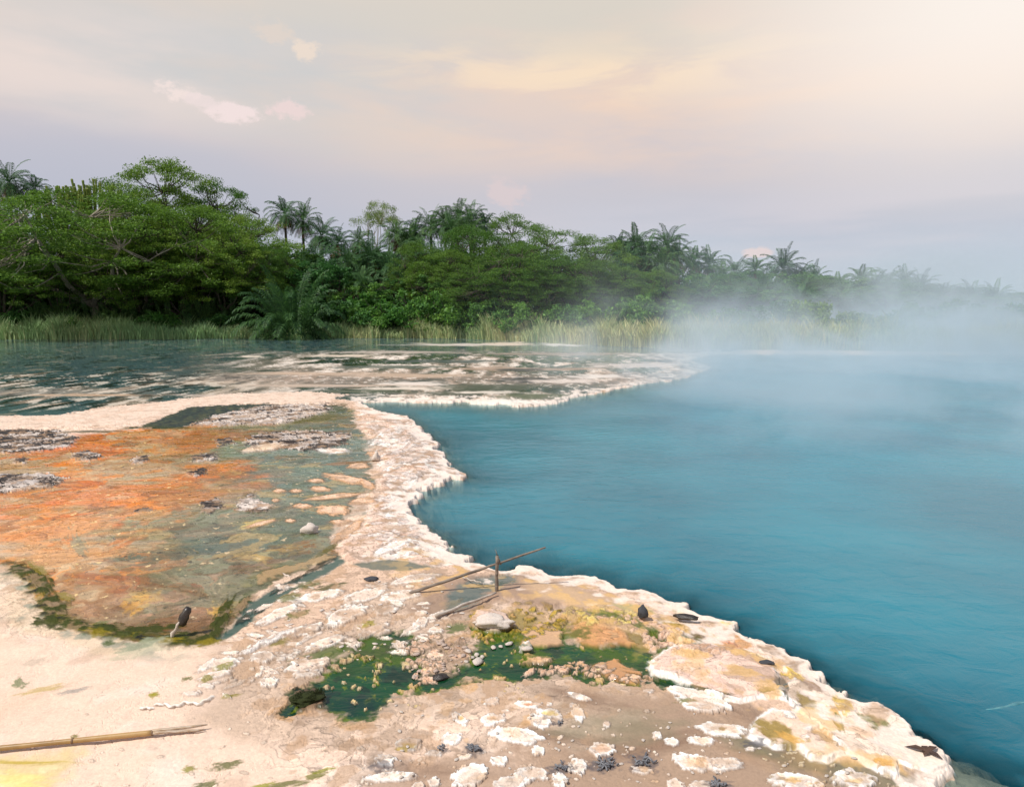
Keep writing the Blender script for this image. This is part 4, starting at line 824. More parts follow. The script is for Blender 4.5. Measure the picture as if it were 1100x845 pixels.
palm(-22, 186, 74, 'palm partly cut by the left edge of the view', v=0, sc=1)
LF = 'feathery acacia crowns filling the left bank'; LL = 'low feathery acacia crown filling the lit slope of the left bank'
for i, (px, py, Y, w) in enumerate([(0, 244, 55, 130), (150, 236, 55, 130), (190, 256, 54.5, 120), (240, 248, 56, 110), (60, 262, 54.5, 110), (130, 266, 54, 110), (285, 262, 57, 80), (-70, 250, 56, 120)]): acacia((i + 1) % 4, px, py, Y, w, LL, LF)
# ---- candelabra euphorbia
def euphorbia(px, py, Y, label, seed, n=26, w=3.4):
    rn = random.Random(seed); top = P3(px, py, Y); h = top.z - .4
    r = thing('candelabra_euphorbia', label, 'cactus-like tree', (top.x, Y, .4), 0)
    tb = MB(); tb.tube([(0, 0, -.3), (0, 0, h * .35), (.1, 0, h * .6)], [.3, .25, .2], 8); link('trunk', tb.mesh('trunk', M['darkbark']), r)
    mb = MB()
    for i in range(n):
        az = rn.uniform(0, 6.28); R = w * math.sqrt(rn.random()); z0 = h * rn.uniform(.45, .6)
        e = Vector((math.cos(az) * R, math.sin(az) * R, h * (1 - .12 * (R / w) ** 2) - rn.uniform(0, 1.5)))
        k = Vector((e.x * .9, e.y * .9, e.z - rn.uniform(.7, 1.5)))
        mb.tube([(0, 0, z0), tuple(k * .6 + Vector((0, 0, z0)) * .4), tuple(k), tuple(k.lerp(e, .4)), tuple(k.lerp(e, .45)), tuple(k.lerp(e, .95)), tuple(e)], [.07, .08, .09, .11, .08, .11, .04], 4)
    link('branches', mb.mesh('branches', M['euph']), r); return r
euphorbia(98, 187, 68, 'yellow-green candelabra euphorbia with upright stubby arms on the left skyline', 3, 60, 2.9)
euphorbia(66, 196, 66, 'lower candelabra euphorbia, left neighbour of the taller one', 5, 44, 2.4)
# ---- centre: palms behind, acacia in front
palm(302, 214, 70, 'lone palm raised on the skyline between the acacias and the palm thicket', v=1, sc=.95, lean=.3)
palm(325, 222, 71, 'palm to the right of the lone skyline palm, slightly lower', v=0, sc=.9)
palm(345, 238, 70, 'third palm descending from the lone skyline palm', v=2, sc=.9)
acacia(LIGHT, 408, 219, 76, 66, 'thin pale-green umbrella tree standing alone above the palms')
PG = 'feather palms in the thicket behind the pool'
PLAB = 'dark feather palm among others in the thicket behind the water'
for i, (px, py, Y, sc, st) in enumerate([(362, 244, 66, .9, 2), (385, 242, 68, .9, 2), (372, 262, 60, .95, 1), (398, 256, 61, 1.1, 1), (425, 234, 70, 1, 2), (446, 232, 72, .9, 2), (418, 268, 60, 1.0, 2), (452, 252, 66, 1.0, 2),
                                         (340, 262, 62, .9, 1), (355, 280, 58, .9, 1), (440, 285, 58, .85, 1), (470, 262, 64, .95, 1), (330, 280, 58, .8, 1), (390, 286, 57, .9, 1)]):
    palm(px, py + 4, Y + 2, PLAB, PG, v=i, stems=st, sc=sc * .88)
CG = 'palms of the highest skyline clump'; CL = 'palm in the high rounded clump behind the central acacia'
for i, (px, py, Y, sc) in enumerate([(462, 230, 74, .9), (478, 224, 75, .9), (492, 220, 75, .95), (506, 222, 74, .9), (520, 228, 74, .9), (485, 232, 72, .9), (505, 236, 72, .9)]):
    palm(px, py, Y, CL, CG, v=i, stems=1, sc=sc, skirt=False)
acacia(2, 550, 232, 66, 90, 'dark flat acacia whose crown tops the central group')
acacia(3, 510, 244, 62, 120, 'acacia with pale limbs left of the bright central acacia')
acacia(0, 588, 246, 60, 150, 'broad bright green acacia in the middle of the bank')
acacia(1, 560, 262, 55, 130, 'low spreading acacia in front of the bright central acacia')
acacia(2, 640, 256, 62, 100, 'acacia right of the bright central one, above the tall yellow reeds')
acacia(3, 480, 270, 58, 90, 'shaded acacia between the palm thicket and the central acacia')
palm(683, 249, 70, 'leftmost of three tall palms right of the central acacia', v=0, stems=2, sc=1.0); palm(708, 247, 70, 'tall palm leaning right with a drooping crown at its top', v=2, sc=1.0, lean=.8); palm(664, 254, 72, 'short palm tucked behind the central acacia', v=1, sc=.9)
for i, (px, py, Y, sc) in enumerate([(695, 258, 68, 1), (675, 268, 66, .9), (712, 270, 66, .9)]): palm(px, py, Y, 'palm in the tight group with a drooping-crowned palm', 'palms of the tight group', v=i, sc=sc)
for i, (px, py, Y, w) in enumerate([(345, 272, 59, 60), (385, 296, 58, 70), (425, 290, 59, 60), (460, 290, 57, 60), (400, 272, 66, 50)]): broad((i + 1) % 3, px, py, Y, w * 1.2, 'rounded leafy tree standing among the palms of the thicket', 'leafy trees among the palms')
CF2 = 'feathery acacia crowns of the central bank'; CL2 = 'low feathery acacia crown filling the lit slope of the central bank'
for i, (px, py, Y, w) in enumerate([(545, 276, 54, 110), (600, 276, 54, 110), (640, 282, 54, 100), (505, 284, 53.5, 90), (672, 288, 54, 80), (580, 292, 52, 90), (450, 262, 60, 70), (620, 298, 52, 80)]): acacia((i + 1) % 4, px, py, Y, w, CL2, CF2)
# ---- right: palms further away, fading in steam
palm(746, 266, 84, 'palm on the skyline left of the pair beside the small cloud', v=1, sc=1.05); palm(762, 272, 86, 'palm just right of the first right-hand skyline palm', v=0, sc=.95)
palm(790, 280, 90, 'short skyline palm under the small white cloud', v=2, sc=1); palm(812, 277, 90, 'skyline palm directly left of the well-shaped palm', v=1, sc=1)
palm(842, 273, 84, 'well-shaped palm standing highest on the right skyline', v=0, sc=1.15); palm(925, 287, 96, 'hazy palm standing above the right tree line', v=1, sc=1.2)
palm(955, 292, 98, 'hazy palm beside the higher one on the right tree line', v=2, sc=1.1); palm(972, 291, 100, 'thin hazy palm at the start of the low right tree line', v=0, sc=1.1)
HG = 'hazy trees of the right bank'; HL = 'hazy broadleaf tree in the low wood along the right bank'
for i, (px, py, Y, w) in enumerate([(735, 280, 72, 70), (770, 288, 76, 70), (800, 290, 82, 70), (830, 290, 84, 66), (862, 287, 80, 70), (890, 292, 86, 70), (915, 298, 88, 70), (945, 299, 86, 70), (975, 298, 90, 66), (1002, 300, 92, 66), (1030, 304, 95, 66),
                                    (1058, 308, 98, 66), (1085, 310, 98, 66), (1112, 311, 98, 70), (1150, 312, 98, 80), (1190, 312, 98, 80), (755, 300, 66, 60), (930, 306, 74, 80), (1040, 312, 84, 70)]):
    broad(i % 3, px, py, Y, w * 1.3, HL, HG)
for i, (px, py, Y, sc) in enumerate([(728, 262, 80, 1), (776, 284, 78, .9), (858, 286, 84, 1), (875, 290, 88, 1), (900, 294, 84, 1), (940, 296, 86, 1.05), (990, 296, 90, 1), (1015, 303, 92, 1), (1045, 306, 92, 1), (820, 296, 70, .9), (760, 300, 66, .9), (905, 312, 66, .9), (860, 306, 64, .85), (1000, 318, 64, .9), (965, 306, 76, 1), (1070, 308, 90, 1)]):
    palm(px, py, Y, 'small hazy palm among the low trees of the right bank', 'hazy palms of the right bank', v=i, sc=sc)
RG = 'leafy trees in the middle of the right bank'; RL = 'green broad tree between bushes and skyline on the misty right bank'
for i, (px, py, Y, w) in enumerate([(705, 284, 60, 80), (738, 296, 62, 80), (778, 302, 62, 80), (812, 306, 64, 80), (848, 302, 66, 80), (885, 308, 66, 80), (955, 310, 66, 80), (990, 310, 66, 80), (1025, 314, 66, 80), (1060, 316, 66, 80), (1095, 317, 66, 80)]): broad((i + 2) % 3, px, py, Y, w * 1.3, RL, RG)
acacia(1, 785, 296, 66, 90, 'greyish acacia behind the bushes left of the misty bright-green bushes'); acacia(3, 700, 292, 60, 90, 'small acacia with bare twigs right of the central acacia'); acacia(0, 880, 300, 74, 110, 'misty acacia above the two rounded bushes')
# ---- dark fill behind the left and the centre
FG = 'shaded broadleaf trees of the left and central bank'; FL = 'dark broadleaf tree deep in the wood of the left and central bank'
for i, (px, py, Y, w) in enumerate([(-40, 262, 62, 100), (15, 262, 61, 90), (60, 268, 60, 90), (110, 268, 61, 90), (165, 262, 62, 90), (215, 262, 62, 90), (262, 262, 64, 80), (300, 258, 66, 80), (335, 256, 70, 80), (372, 262, 72, 80), (410, 262, 74, 80), (450, 262, 74, 80),
                                    (500, 256, 72, 90), (545, 262, 70, 90), (600, 264, 68, 90), (648, 270, 70, 80), (690, 276, 72, 80), (140, 225, 76, 110), (60, 232, 76, 110), (200, 226, 76, 100), (-20, 232, 76, 100), (250, 240, 76, 90)]):
    broad(i % 3, px, py, Y, w * 1.15, FL, FG)
# ---- understory palms and bushes at the water
def clump(i, px, py, Y, wpx, label, group=None):
    Y = max(Y, float(shoreY((px - PCX) / FOC * Y)) + (-.4 if wpx > 80 else 3.0)); top = P3(px, py, Y); s = (top.z - .3) / 3.4; sx = wpx * Y / FOC / 6.2
    r = thing('palm_shrub', label, 'palm shrub', (top.x, Y, .3), px, group, (sx, sx, s)); link('fronds', CLUMPS[i % 2], r); return r
clump(0, 312, 280, 52, 108, 'large low palm shrub arching over the water at the left'); clump(1, 352, 300, 56, 60, 'smaller palm shrub behind the large arching one')
UG = 'low palm shrubs in the shade of the left bank'; UL = 'dark low palm shrub in the shade under the left acacias'
for i, (px, py, Y, w) in enumerate([(-20, 306, 56, 60), (25, 300, 57, 60), (62, 302, 55.5, 56), (100, 304, 56, 60), (140, 306, 55.5, 60), (180, 308, 55.5, 56), (218, 304, 56, 56), (250, 300, 57, 54), (120, 322, 54, 40), (205, 326, 54, 36), (40, 322, 54, 40)]): clump(i, px, py, Y, w, UL, UG)
BG = 'rounded bushes along the far bank'; BL = 'green rounded bush in the row behind the reeds'
for i, (px, py, Y, w) in enumerate([(360, 322, 50.5, 60), (400, 322, 50.5, 60), (375, 318, 50.5, 60), (410, 308, 51, 70), (450, 306, 51, 70), (432, 326, 48.5, 56), (490, 308, 50, 70), (470, 330, 47, 50), (530, 316, 50, 60), (385, 335, 49, 40), (570, 322, 48, 60), (610, 322, 48, 60), (648, 318, 47, 60),
                                    (690, 312, 47, 60), (725, 318, 46, 56), (760, 322, 46, 60), (800, 326, 46, 60), (845, 318, 48, 60), (970, 322, 46, 60), (1010, 318, 50, 70), (1050, 322, 50, 70), (1090, 322, 50, 70), (350, 335, 50, 40), (15, 330, 53, 50), (80, 334, 53, 50), (165, 332, 53, 50), (235, 334, 52.5, 44), (1130, 322, 50, 70)]):
    bush(i % 3, px, py, Y, w * 1.15, BL, BG)
bush(3, 868, 316, 46, 76, 'bright green rounded bush in the mist, left of a pair'); bush(3, 926, 330, 43.5, 72, 'low bright green bush nearest the misty water, right of a pair')
bush(0, 505, 330, 46.5, 44, 'dark bush beside the gap in the reeds')
# ------------------------------------------------------------------ a far mass of wood behind everything, and the reeds
nr = np.random.RandomState(77)
cs, rs, ns = [], [], []
for i in range(900):
    px = nr.uniform(-350, 1500); Y = nr.uniform(100, 112) if i % 2 else nr.uniform(78, 84)
    top = 250 + max(0, px - 250) * .085 if px > 250 else 246
    top = min(top + 8 + max(0, (px - 700) * .03), 322) + nr.uniform(6, 20) + 90 * nr.rand() ** .8; c = P3(px, min(top, 348), Y); r = nr.uniform(1.5, 2.8)
    cs.append(tuple(c)); rs.append((r, r, r * .7)); ns.append(110)
far_wood = link('distant_wood', quads_mesh('distant_wood', leaf_cloud(cs, rs, ns, .42, nr, up=.3), M['broad'])); far_wood['kind'] = 'stuff'
def reed_mat():
    m, nt, n, l = new_mat('reed_blades'); out = N(nt, 'ShaderNodeOutputMaterial'); p = N(nt, 'ShaderNodeBsdfPrincipled'); t = N(nt, 'ShaderNodeBsdfTranslucent')
    a = N(nt, 'ShaderNodeAttribute', attribute_name='Col'); l.new(a.outputs[0], p.inputs['Base Color']); l.new(a.outputs[0], t.inputs['Color']); p.inputs['Roughness'].default_value = .6
    ms = N(nt, 'ShaderNodeMixShader'); ms.inputs[0].default_value = .25; l.new(p.outputs[0], ms.inputs[1]); l.new(t.outputs[0], ms.inputs[2]); l.new(ms.outputs[0], out.inputs[0]); return m
def reeds():
    r = np.random.RandomState(9); n = 62000
    ctrl = [(-350, 1.05, 0), (0, 1.05, 0), (60, 1.1, 0), (150, .95, 0), (225, .8, .1), (262, .7, .2), (275, .6, .1), (352, .7, .2), (365, 1.0, .3), (405, 1.05, .3), (415, .6, .2), (430, .6, .2), (442, 1.2, .5), (470, .7, .4), (512, .75, .5), (520, 1.25, .8), (560, .95, .7), (620, .95, .7), (740, .95, .65), (860, 1.0, .8), (1000, .9, .6), (1200, .8, .5), (1500, .8, .5)]
    px = r.uniform(-350, 1450, n); hh = np.interp(px, [c[0] for c in ctrl], [c[1] for c in ctrl]); yel = np.interp(px, [c[0] for c in ctrl], [c[2] for c in ctrl])
    off = r.rand(n) ** 1.3 * 3.2 + .05
    bx = np.interp(px, [s[0] for s in SHORE], [w_[0] for w_ in shore_w]); Y = shoreY(bx) + off; x = bx * Y / shoreY(bx)
    tuft = fbm(x * .8, Y * .8, 3, 71); tuft2 = fbm(x * .25, Y * .25, 2, 72)
    H = hh * (.75 + .5 * r.rand(n)) * (1 + .9 * tuft) * (1 + .35 * off / 3)
    a = r.rand(n) * 6.28; lean = H * (.15 + .35 * r.rand(n)); dx, dy = np.cos(a) * lean, np.sin(a) * lean
    wv = .018 + .02 * r.rand(n); sa = r.rand(n) * 6.28; sx, sy = np.cos(sa) * wv, np.sin(sa) * wv * .4
    z0 = np.full(n, .03)
    P = np.stack([np.stack([x - sx, Y - sy, z0], -1), np.stack([x + sx, Y + sy, z0], -1), np.stack([x + dx * .3 + sx, Y + dy * .3 + sy, z0 + H * .6], -1), np.stack([x + dx * .3 - sx, Y + dy * .3 - sy, z0 + H * .6], -1),
                  np.stack([x + dx, Y + dy, z0 + H * .97], -1)], 1)
    q = np.stack([P[:, 0], P[:, 1], P[:, 2], P[:, 3], P[:, 3], P[:, 2], P[:, 4] + np.stack([sx * .2, sy * .2, sx * 0], -1), P[:, 4]], 1).reshape(-1, 3)
    me_ = quads_mesh('reeds', q, reed_mat())
    g = lin((166, 196, 140))[None]; y_ = lin((222, 216, 166))[None]
    k = np.clip(yel + tuft2 * .8 + r.normal(size=n) * .22, 0, 1)[:, None]
    c = (g * (1 - k) + y_ * k) * (.7 + .6 * r.rand(n, 1)); c = np.clip(c, 0, 1)
    at_ = me_.color_attributes.new('Col', 'FLOAT_COLOR', 'POINT'); c8 = np.repeat(np.concatenate([c, np.ones((n, 1))], 1), 8, 0).astype(F32); at_.data.foreach_set('color', c8.reshape(-1))
    o = link('reed_grass', me_); o['kind'] = 'stuff'
reeds()
# ------------------------------------------------------------------ poles, sticks, stones
M['bamboo'] = solid('straw_yellow_bamboo', (.50, .31, .12), (.30, .17, .06), rough=.35, scale=4, stretch=(1, 1, 1), bump=.1, spec=.5)
M['bamboo_split'] = solid('bleached_split_bamboo', (.62, .52, .42), (.40, .26, .14), rough=.6, scale=30, stretch=(.1, 3, 3))
M['node'] = solid('dark_bamboo_node', (.20, .12, .07), rough=.7)
M['driftwood'] = solid('grey_weathered_wood', (.30, .24, .19), (.13, .10, .08), rough=.85, scale=30, stretch=(.25, 1, 1), bump=.5)
M['palewood'] = solid('bleached_wood', (.60, .52, .44), (.36, .29, .23), rough=.85, scale=26, stretch=(.3, 1, 1), bump=.5)
M['tealwood'] = solid('water_tinted_wood', (.10, .26, .28), (.06, .18, .21), rough=.5, scale=20)  # blue-green tint of the water painted into the wood colour
M['wetwood'] = solid('dark_wet_wood', (.05, .035, .025), (.02, .016, .012), rough=.35, scale=20, spec=.5)
M['stone'] = solid('dark_grey_stone', (.085, .085, .09), (.035, .035, .04), rough=.6, scale=16, bump=.6)
M['pink_stone'] = solid('pale_pink_sinter', (.60, .47, .39), (.42, .30, .23), rough=.9, scale=22, bump=.7, dist=.006)
M['white_stone'] = solid('white_sinter', (.70, .62, .54), (.55, .44, .36), rough=.9, scale=18, bump=.7, dist=.006)
M['algae'] = solid('dark_green_algae', (.045, .055, .006), (.012, .018, .004), rough=.7, scale=30, bump=.8)
M['deadleaf'] = solid('dry_brown_leaf', (.12, .065, .04), (.05, .03, .025), rough=.7, scale=20)
M['tuft'] = solid('ash_grey_twigs', (.24, .235, .24), (.10, .10, .11), rough=.8, scale=20)
rs_ = random.Random(12)
def stick(name, a, b, r0, r1, mat, label, cat, seed=1, jit=.008, k=7, group=None, n=12):
    rn = random.Random(seed); mb = MB(); pts = curve_pts(a, b, 0, n, rn, jit)
    mb.tube(pts, [r0 + (r1 - r0) * i / n for i in range(n + 1)], k, wob=.14, rnd=rn)
    return tag(link(name, mb.mesh(name, M[mat], True)), label, cat, group)
# bamboo pole lying on the sand: jointed cane with a split, bleached end
a = on_ground(-70, 815) + Vector((0, 0, .022)); b = on_ground(164, 791) + Vector((0, 0, .022)); e = on_ground(222, 784.5) + Vector((0, 0, .016))
root = thing('bamboo_pole', 'long yellow bamboo cane lying on the pale sand with a split bleached end', 'bamboo pole', (0, 0, 0))
mb = MB(); pts = []; rad = []
for i in range(41):
    t = i / 40; pts.append(a.lerp(b, t)); rad.append(.0130 + .0010 * math.sin(t * 9))
mb.tube(pts, rad, 14); link('cane', mb.mesh('cane', M['bamboo'], True), root)
for t in (.12, .622, 1.0):
    mb = MB(); c = a.lerp(b, t); d = (b - a).normalized()
    mb.tube([c - d * .005, c - d * .002, c, c + d * .002, c + d * .005], [.0133, .0150, .0145, .0150, .0133], 14); link('node', mb.mesh('node', M['node'], True), root)
for k, (o1, o2, ln) in enumerate([((0, .006, .004), (0, .012, .010), 1.0), ((0, -.006, .002), (0, -.010, -.002), .97), ((0, 0, .009), (0, .002, .013), .9)]):
    mb = MB(); s0 = b + Vector(o1); s1 = b.lerp(e, ln) + Vector(o2); mb.tube(curve_pts(s0, s1, 0, 6, rs_, .006), [.009, .0085, .008, .008, .007, .006, .003], 5); link('split_strip', mb.mesh('split_strip', M['bamboo_split'], True), root)
# crossed branches at the water's edge
Ys = on_ground(533, 633).y
A = on_ground(440, 637) + Vector((0, 0, .0)); Bp = P3(586, 587.5, Ys + .12); X1 = P3(533, 604, Ys)
stick('fallen_branch', A, Bp, .013, .007, 'driftwood', 'long thin grey branch propped across the short upright stake and pointing over the water', 'branch', 4, .0022)
st = on_ground(533, 634); tp = P3(534, 597, Ys - .03)
stick('wooden_stake', st - Vector((0, 0, .12)), tp, .015, .012, 'driftwood', 'short grey upright stake carrying the long propped branch', 'stake', 5, .004)
stick('thin_twig', P3(538, 606, Ys - .02), P3(532, 590, Ys - .02), .006, .003, 'driftwood', 'thin twig sticking up beside the top of the short stake', 'twig', 6, .02, 5)
stick('bleached_branch', on_ground(468, 664) + Vector((0, 0, .02)), on_ground(533, 640) + Vector((0, 0, .028)), .013, .008, 'palewood', 'short bleached branch lying flat below the short upright stake', 'branch', 7, .008)
stick('thin_twig', on_ground(497, 622) + Vector((0, 0, .02)), on_ground(520, 631) + Vector((0, 0, .03)), .006, .004, 'palewood', 'small pale twig lying left of the short upright stake', 'twig', 8, .03, 5)
# burnt looking stump leaning in the mossy lip
s0 = on_ground(188, 684); s1 = P3(203, 652, s0.y + .06)
root = thing('leaning_stump', 'short dark leaning stump of wood with a pale lower left side in the mossy basin edge', 'wood stump', (0, 0, 0))
mb = MB(); mb.tube(curve_pts(s0.lerp(s1, .38), s1, 0, 6, rs_, .02), [.020, .028, .030, .030, .027, .024, .016], 8, wob=.2, rnd=rs_); link('stem', mb.mesh('stem', M['wetwood'], True), root)
mb = MB(); mb.tube(curve_pts(s0 - Vector((.03, 0, .02)), s0.lerp(s1, .55) + Vector((-.012, -.02, 0)), 0, 6, rs_, .04), [.006, .012, .014, .012, .012, .010, .006], 6, wob=.3, rnd=rs_); link('pale_foot', mb.mesh('pale_foot', M['palewood'], True), root)  # paler strip along the stump's lower left side
# branch lying under the water at the right
stick('sunken_branch', Vector((*G(1056, 762, 0), -.012)), Vector((*G(1160, 741, 0), -.004)), .013, .020, 'tealwood', 'pale branch lying half sunk in the blue water', 'branch', 9, .01)
# stones: a lump of each kind, then copies
def lump(name, mat, seed, sx=1, sy=1, sz=.6, rough=.22, sub=3, power=1.0):
    rn = random.Random(seed); bm = bmesh.new(); bmesh.ops.create_icosphere(bm, subdivisions=sub, radius=1)
    off = Vector((rn.uniform(0, 50), rn.uniform(0, 50), rn.uniform(0, 50)))
    from mathutils import noise as mn
    for v in bm.verts:
        k = 1 + rough * (mn.noise(v.co * 1.3 + off) * 1.4 + mn.noise(v.co * 3.1 + off) * .7 + mn.noise(v.co * 7 + off) * .3)
        v.co = Vector((v.co.x * sx * k, v.co.y * sy * k, max(-.35 * sz, v.co.z * sz * k)))
    me_ = bpy.data.meshes.new(name); bm.to_mesh(me_); bm.free(); me_.polygons.foreach_set('use_smooth', [True] * len(me_.polygons)); me_.materials.append(M[mat]); return me_
def put_stone(name, me_, px, py, r, label, cat='stone', group=None, rz=0, zs=1, tilt=0, up=.1):
    p = on_ground(px, py); R = r * p.y / FOC
    o = link(name, me_); o.location = p + Vector((0, 0, R * up * zs)); o.scale = (R, R, R * zs); o.rotation_euler = (tilt, 0, rz); return tag(o, label, cat, group)
put_stone('dark_rock', lump('dark_rock', 'stone', 3, .6, .6, 1.0, .3), 690, 664, 9, 'small upright dark grey rock standing at the right end of the green pool', 'rock', rz=.4, zs=1.0, up=.6)
put_stone('flat_black_stone', lump('flat_black_stone', 'wetwood', 5, 1.5, .6, .38, .3), 737, 667, 9, 'flat blackish stone in a hollow of the white rim, right of the upright rock', 'stone', rz=-.3, up=.5)
put_stone('blue_grey_pebble', lump('blue_grey_pebble', 'stone', 6, 1.2, .7, .5, .2), 399, 623, 7, 'single blue-grey pebble on the pale crust left of the propped branch', 'pebble', rz=.2)
put_stone('dark_pebble', lump('dark_pebble', 'stone', 8, 1.3, .7, .5, .3), 824, 712, 6, 'dark pebble at the head of the little channel through the big white plate', 'pebble')
put_stone('round_white_stone', lump('round_white_stone', 'white_stone', 9, 1.25, .8, .55, .12), 566, 697, 5, 'smooth oval white stone alone in the green pool', 'stone')
put_stone('crusted_rock', lump('crusted_rock', 'white_stone', 10, 1.0, .7, .8, .35), 333, 572, 9, 'pale knobbly rock standing in the shallow stream left of the terrace', 'rock', up=.3)
put_stone('crusted_rock', lump('crusted_rock', 'white_stone', 15, .7, .7, 1.0, .3), 404, 495, 6, 'small pointed pale rock beside the pool terrace', 'rock', up=.5)
put_stone('domed_rock', lump('domed_rock', 'white_stone', 11, 1.7, .8, .62, .3, 4), 530, 671, 13, 'broad pinkish domed rock just above the green pool', 'rock', rz=-.1, up=.2)
put_stone('dark_cap_stone', lump('dark_cap_stone', 'wetwood', 13, 1.2, .9, .5, .2), 473, 728, 8, 'wet blackish stone at the foot of the pink pebble heap', 'stone')
put_stone('algae_clump', lump('algae_clump', 'algae', 14, 1.2, .9, .45, .35, 4), 330, 752, 14, 'dark mossy algae clump at the left tip of the green pool', 'algae clump', rz=.5)
fz = np.random.RandomState(3); ac = bpy.data.objects['algae_clump']
fq = leaf_cloud([(x, y, .30) for x, y in ((-.7, 0), (0, .2), (.6, -.1), (.2, -.5), (-.4, .4), (1.0, .2))], [(.55, .42, .32)] * 6, [420] * 6, .07, fz, up=.1, asp=.3)
fo = link('algae_fuzz', quads_mesh('algae_fuzz', fq, M['algae']), ac)
pm = [lump('pink_pebble', 'pink_stone', 20 + i, 1.2, .85, .42, .28, 2) for i in range(4)]; wm = [lump('white_pebble', 'white_stone', 30 + i, 1.25, .85, .5, .25, 2) for i in range(3)]
rn = random.Random(8)
for i in range(44):
    while True:
        x, y = rn.gauss(474, 17), rn.gauss(704, 13)
        if 436 < x < 508 and 680 < y < 730 and abs((x - 474) + (y - 704) * .6) < 30: break
    put_stone('pink_pebble', pm[i % 4], x, y, 1.4 + 2.4 * rn.random() ** 2, 'pinkish rounded pebble in the heap at the middle of the green pool', 'pebble', 'pebbles of the pink heap', rz=rn.uniform(0, 6), up=.3)
for i, (x, y, r) in enumerate([(503, 700, 4), (512, 704, 3.6), (506, 707, 3.4), (513, 712, 6.5), (518, 706, 3), (500, 711, 3), (547, 692, 4), (538, 695, 3), (530, 696, 3.4), (585, 680, 0)]):
    if r: put_stone('white_pebble', wm[i % 3], x, y, r, 'small pale pebble in the loose line right of the pink pebble heap', 'pebble', 'pale pebbles in the green water', rz=rn.uniform(0, 6), up=.3)
for i in range(90):
    x, y = rn.uniform(410, 960), rn.uniform(752, 842)
    if y < 752 + (x - 700) * .28: continue
    put_stone('white_pebble', wm[i % 3], x, y, rn.uniform(.9, 2.6), 'tiny white crumb of crust scattered on the brown flat', 'crust crumb', 'crumbs scattered on the brown flat', rz=rn.uniform(0, 6), up=.25)
for i in range(70):
    x, y = rn.uniform(268, 500), rn.uniform(622, 722)
    if abs(y - (725 - (x - 240) * .33)) > 46: continue
    put_stone('white_pebble', wm[i % 3], x, y, rn.uniform(1.0, 2.8), 'small white crust lump on the worn flat between the basin and the green pool', 'crust lump', 'crust lumps between the basin and the green pool', rz=rn.uniform(0, 6), up=.2, zs=.7)
# ash-grey twiggy tufts
def tuft(px, py, rpx, label, seed, n=26, group=None):
    rr = random.Random(seed); p = on_ground(px, py); R = rpx * p.y / FOC; mb = MB()
    for i in range(n):
        c = Vector((rr.gauss(0, .45) * R, rr.gauss(0, .4) * R, .006)); az = rr.uniform(0, 6.28); L = R * rr.uniform(.25, .6)
        e = c + Vector((math.cos(az) * L, math.sin(az) * L, rr.uniform(.0, .5) * L)); mb.tube(curve_pts(c, e, .1, 3, rr, .1), [.0035, .005, .004, .002], 4)
    o = link('dead_tuft', mb.mesh('dead_tuft', M['tuft'])); o.location = p; return tag(o, label, 'dead plant tuft', group)
tuft(690, 818, 12, 'ash-grey twiggy tuft on the brown flat, rightmost of the dead tufts', 1); tuft(650, 821, 12, 'ash-grey twiggy tuft below the round pink-centred plate', 2, 34); tuft(508, 804, 8, 'small ash-grey tuft just below the widest lobed white plate', 3)
tuft(603, 824, 9, 'thin ash-grey tuft between two white plates at the lower middle', 4, 18); tuft(602, 777, 4, 'tiny grey tuft beside the yellow-centred plate', 5, 9); tuft(475, 804, 6, 'sparse grey tuft left of the small one under the lobed plate', 6, 10); tuft(770, 843, 10, 'ash-grey tuft at the bottom edge of the view', 7)
# brown star-shaped dead leaf on the big plate
p = on_ground(996, 808); mb = MB()
for az, L in ((.5, .085), (1.6, .05), (2.7, .10), (3.9, .05), (5.3, .075)):
    d = Vector((math.cos(az), math.sin(az), 0)); s = Vector((-d.y, d.x, 0)) * .014
    mb.quad(tuple(Vector((0, 0, .012)) - s), tuple(d * L * .5 - s * 1.1 + Vector((0, 0, .02))), tuple(d * L + Vector((0, 0, .006))), tuple(d * L * .5 + s * 1.1 + Vector((0, 0, .016)))); mb.quad(tuple(Vector((0, 0, .012)) - s), tuple(d * L * .5 + s * 1.1 + Vector((0, 0, .016))), tuple(s + Vector((0, 0, .012))), tuple(Vector((0, 0, .013))))
o = link('dead_leaf', mb.mesh('dead_leaf', M['deadleaf'])); o.location = p; tag(o, 'brown star-shaped dead leaf lying near the tip of the big white plate', 'dead leaf')
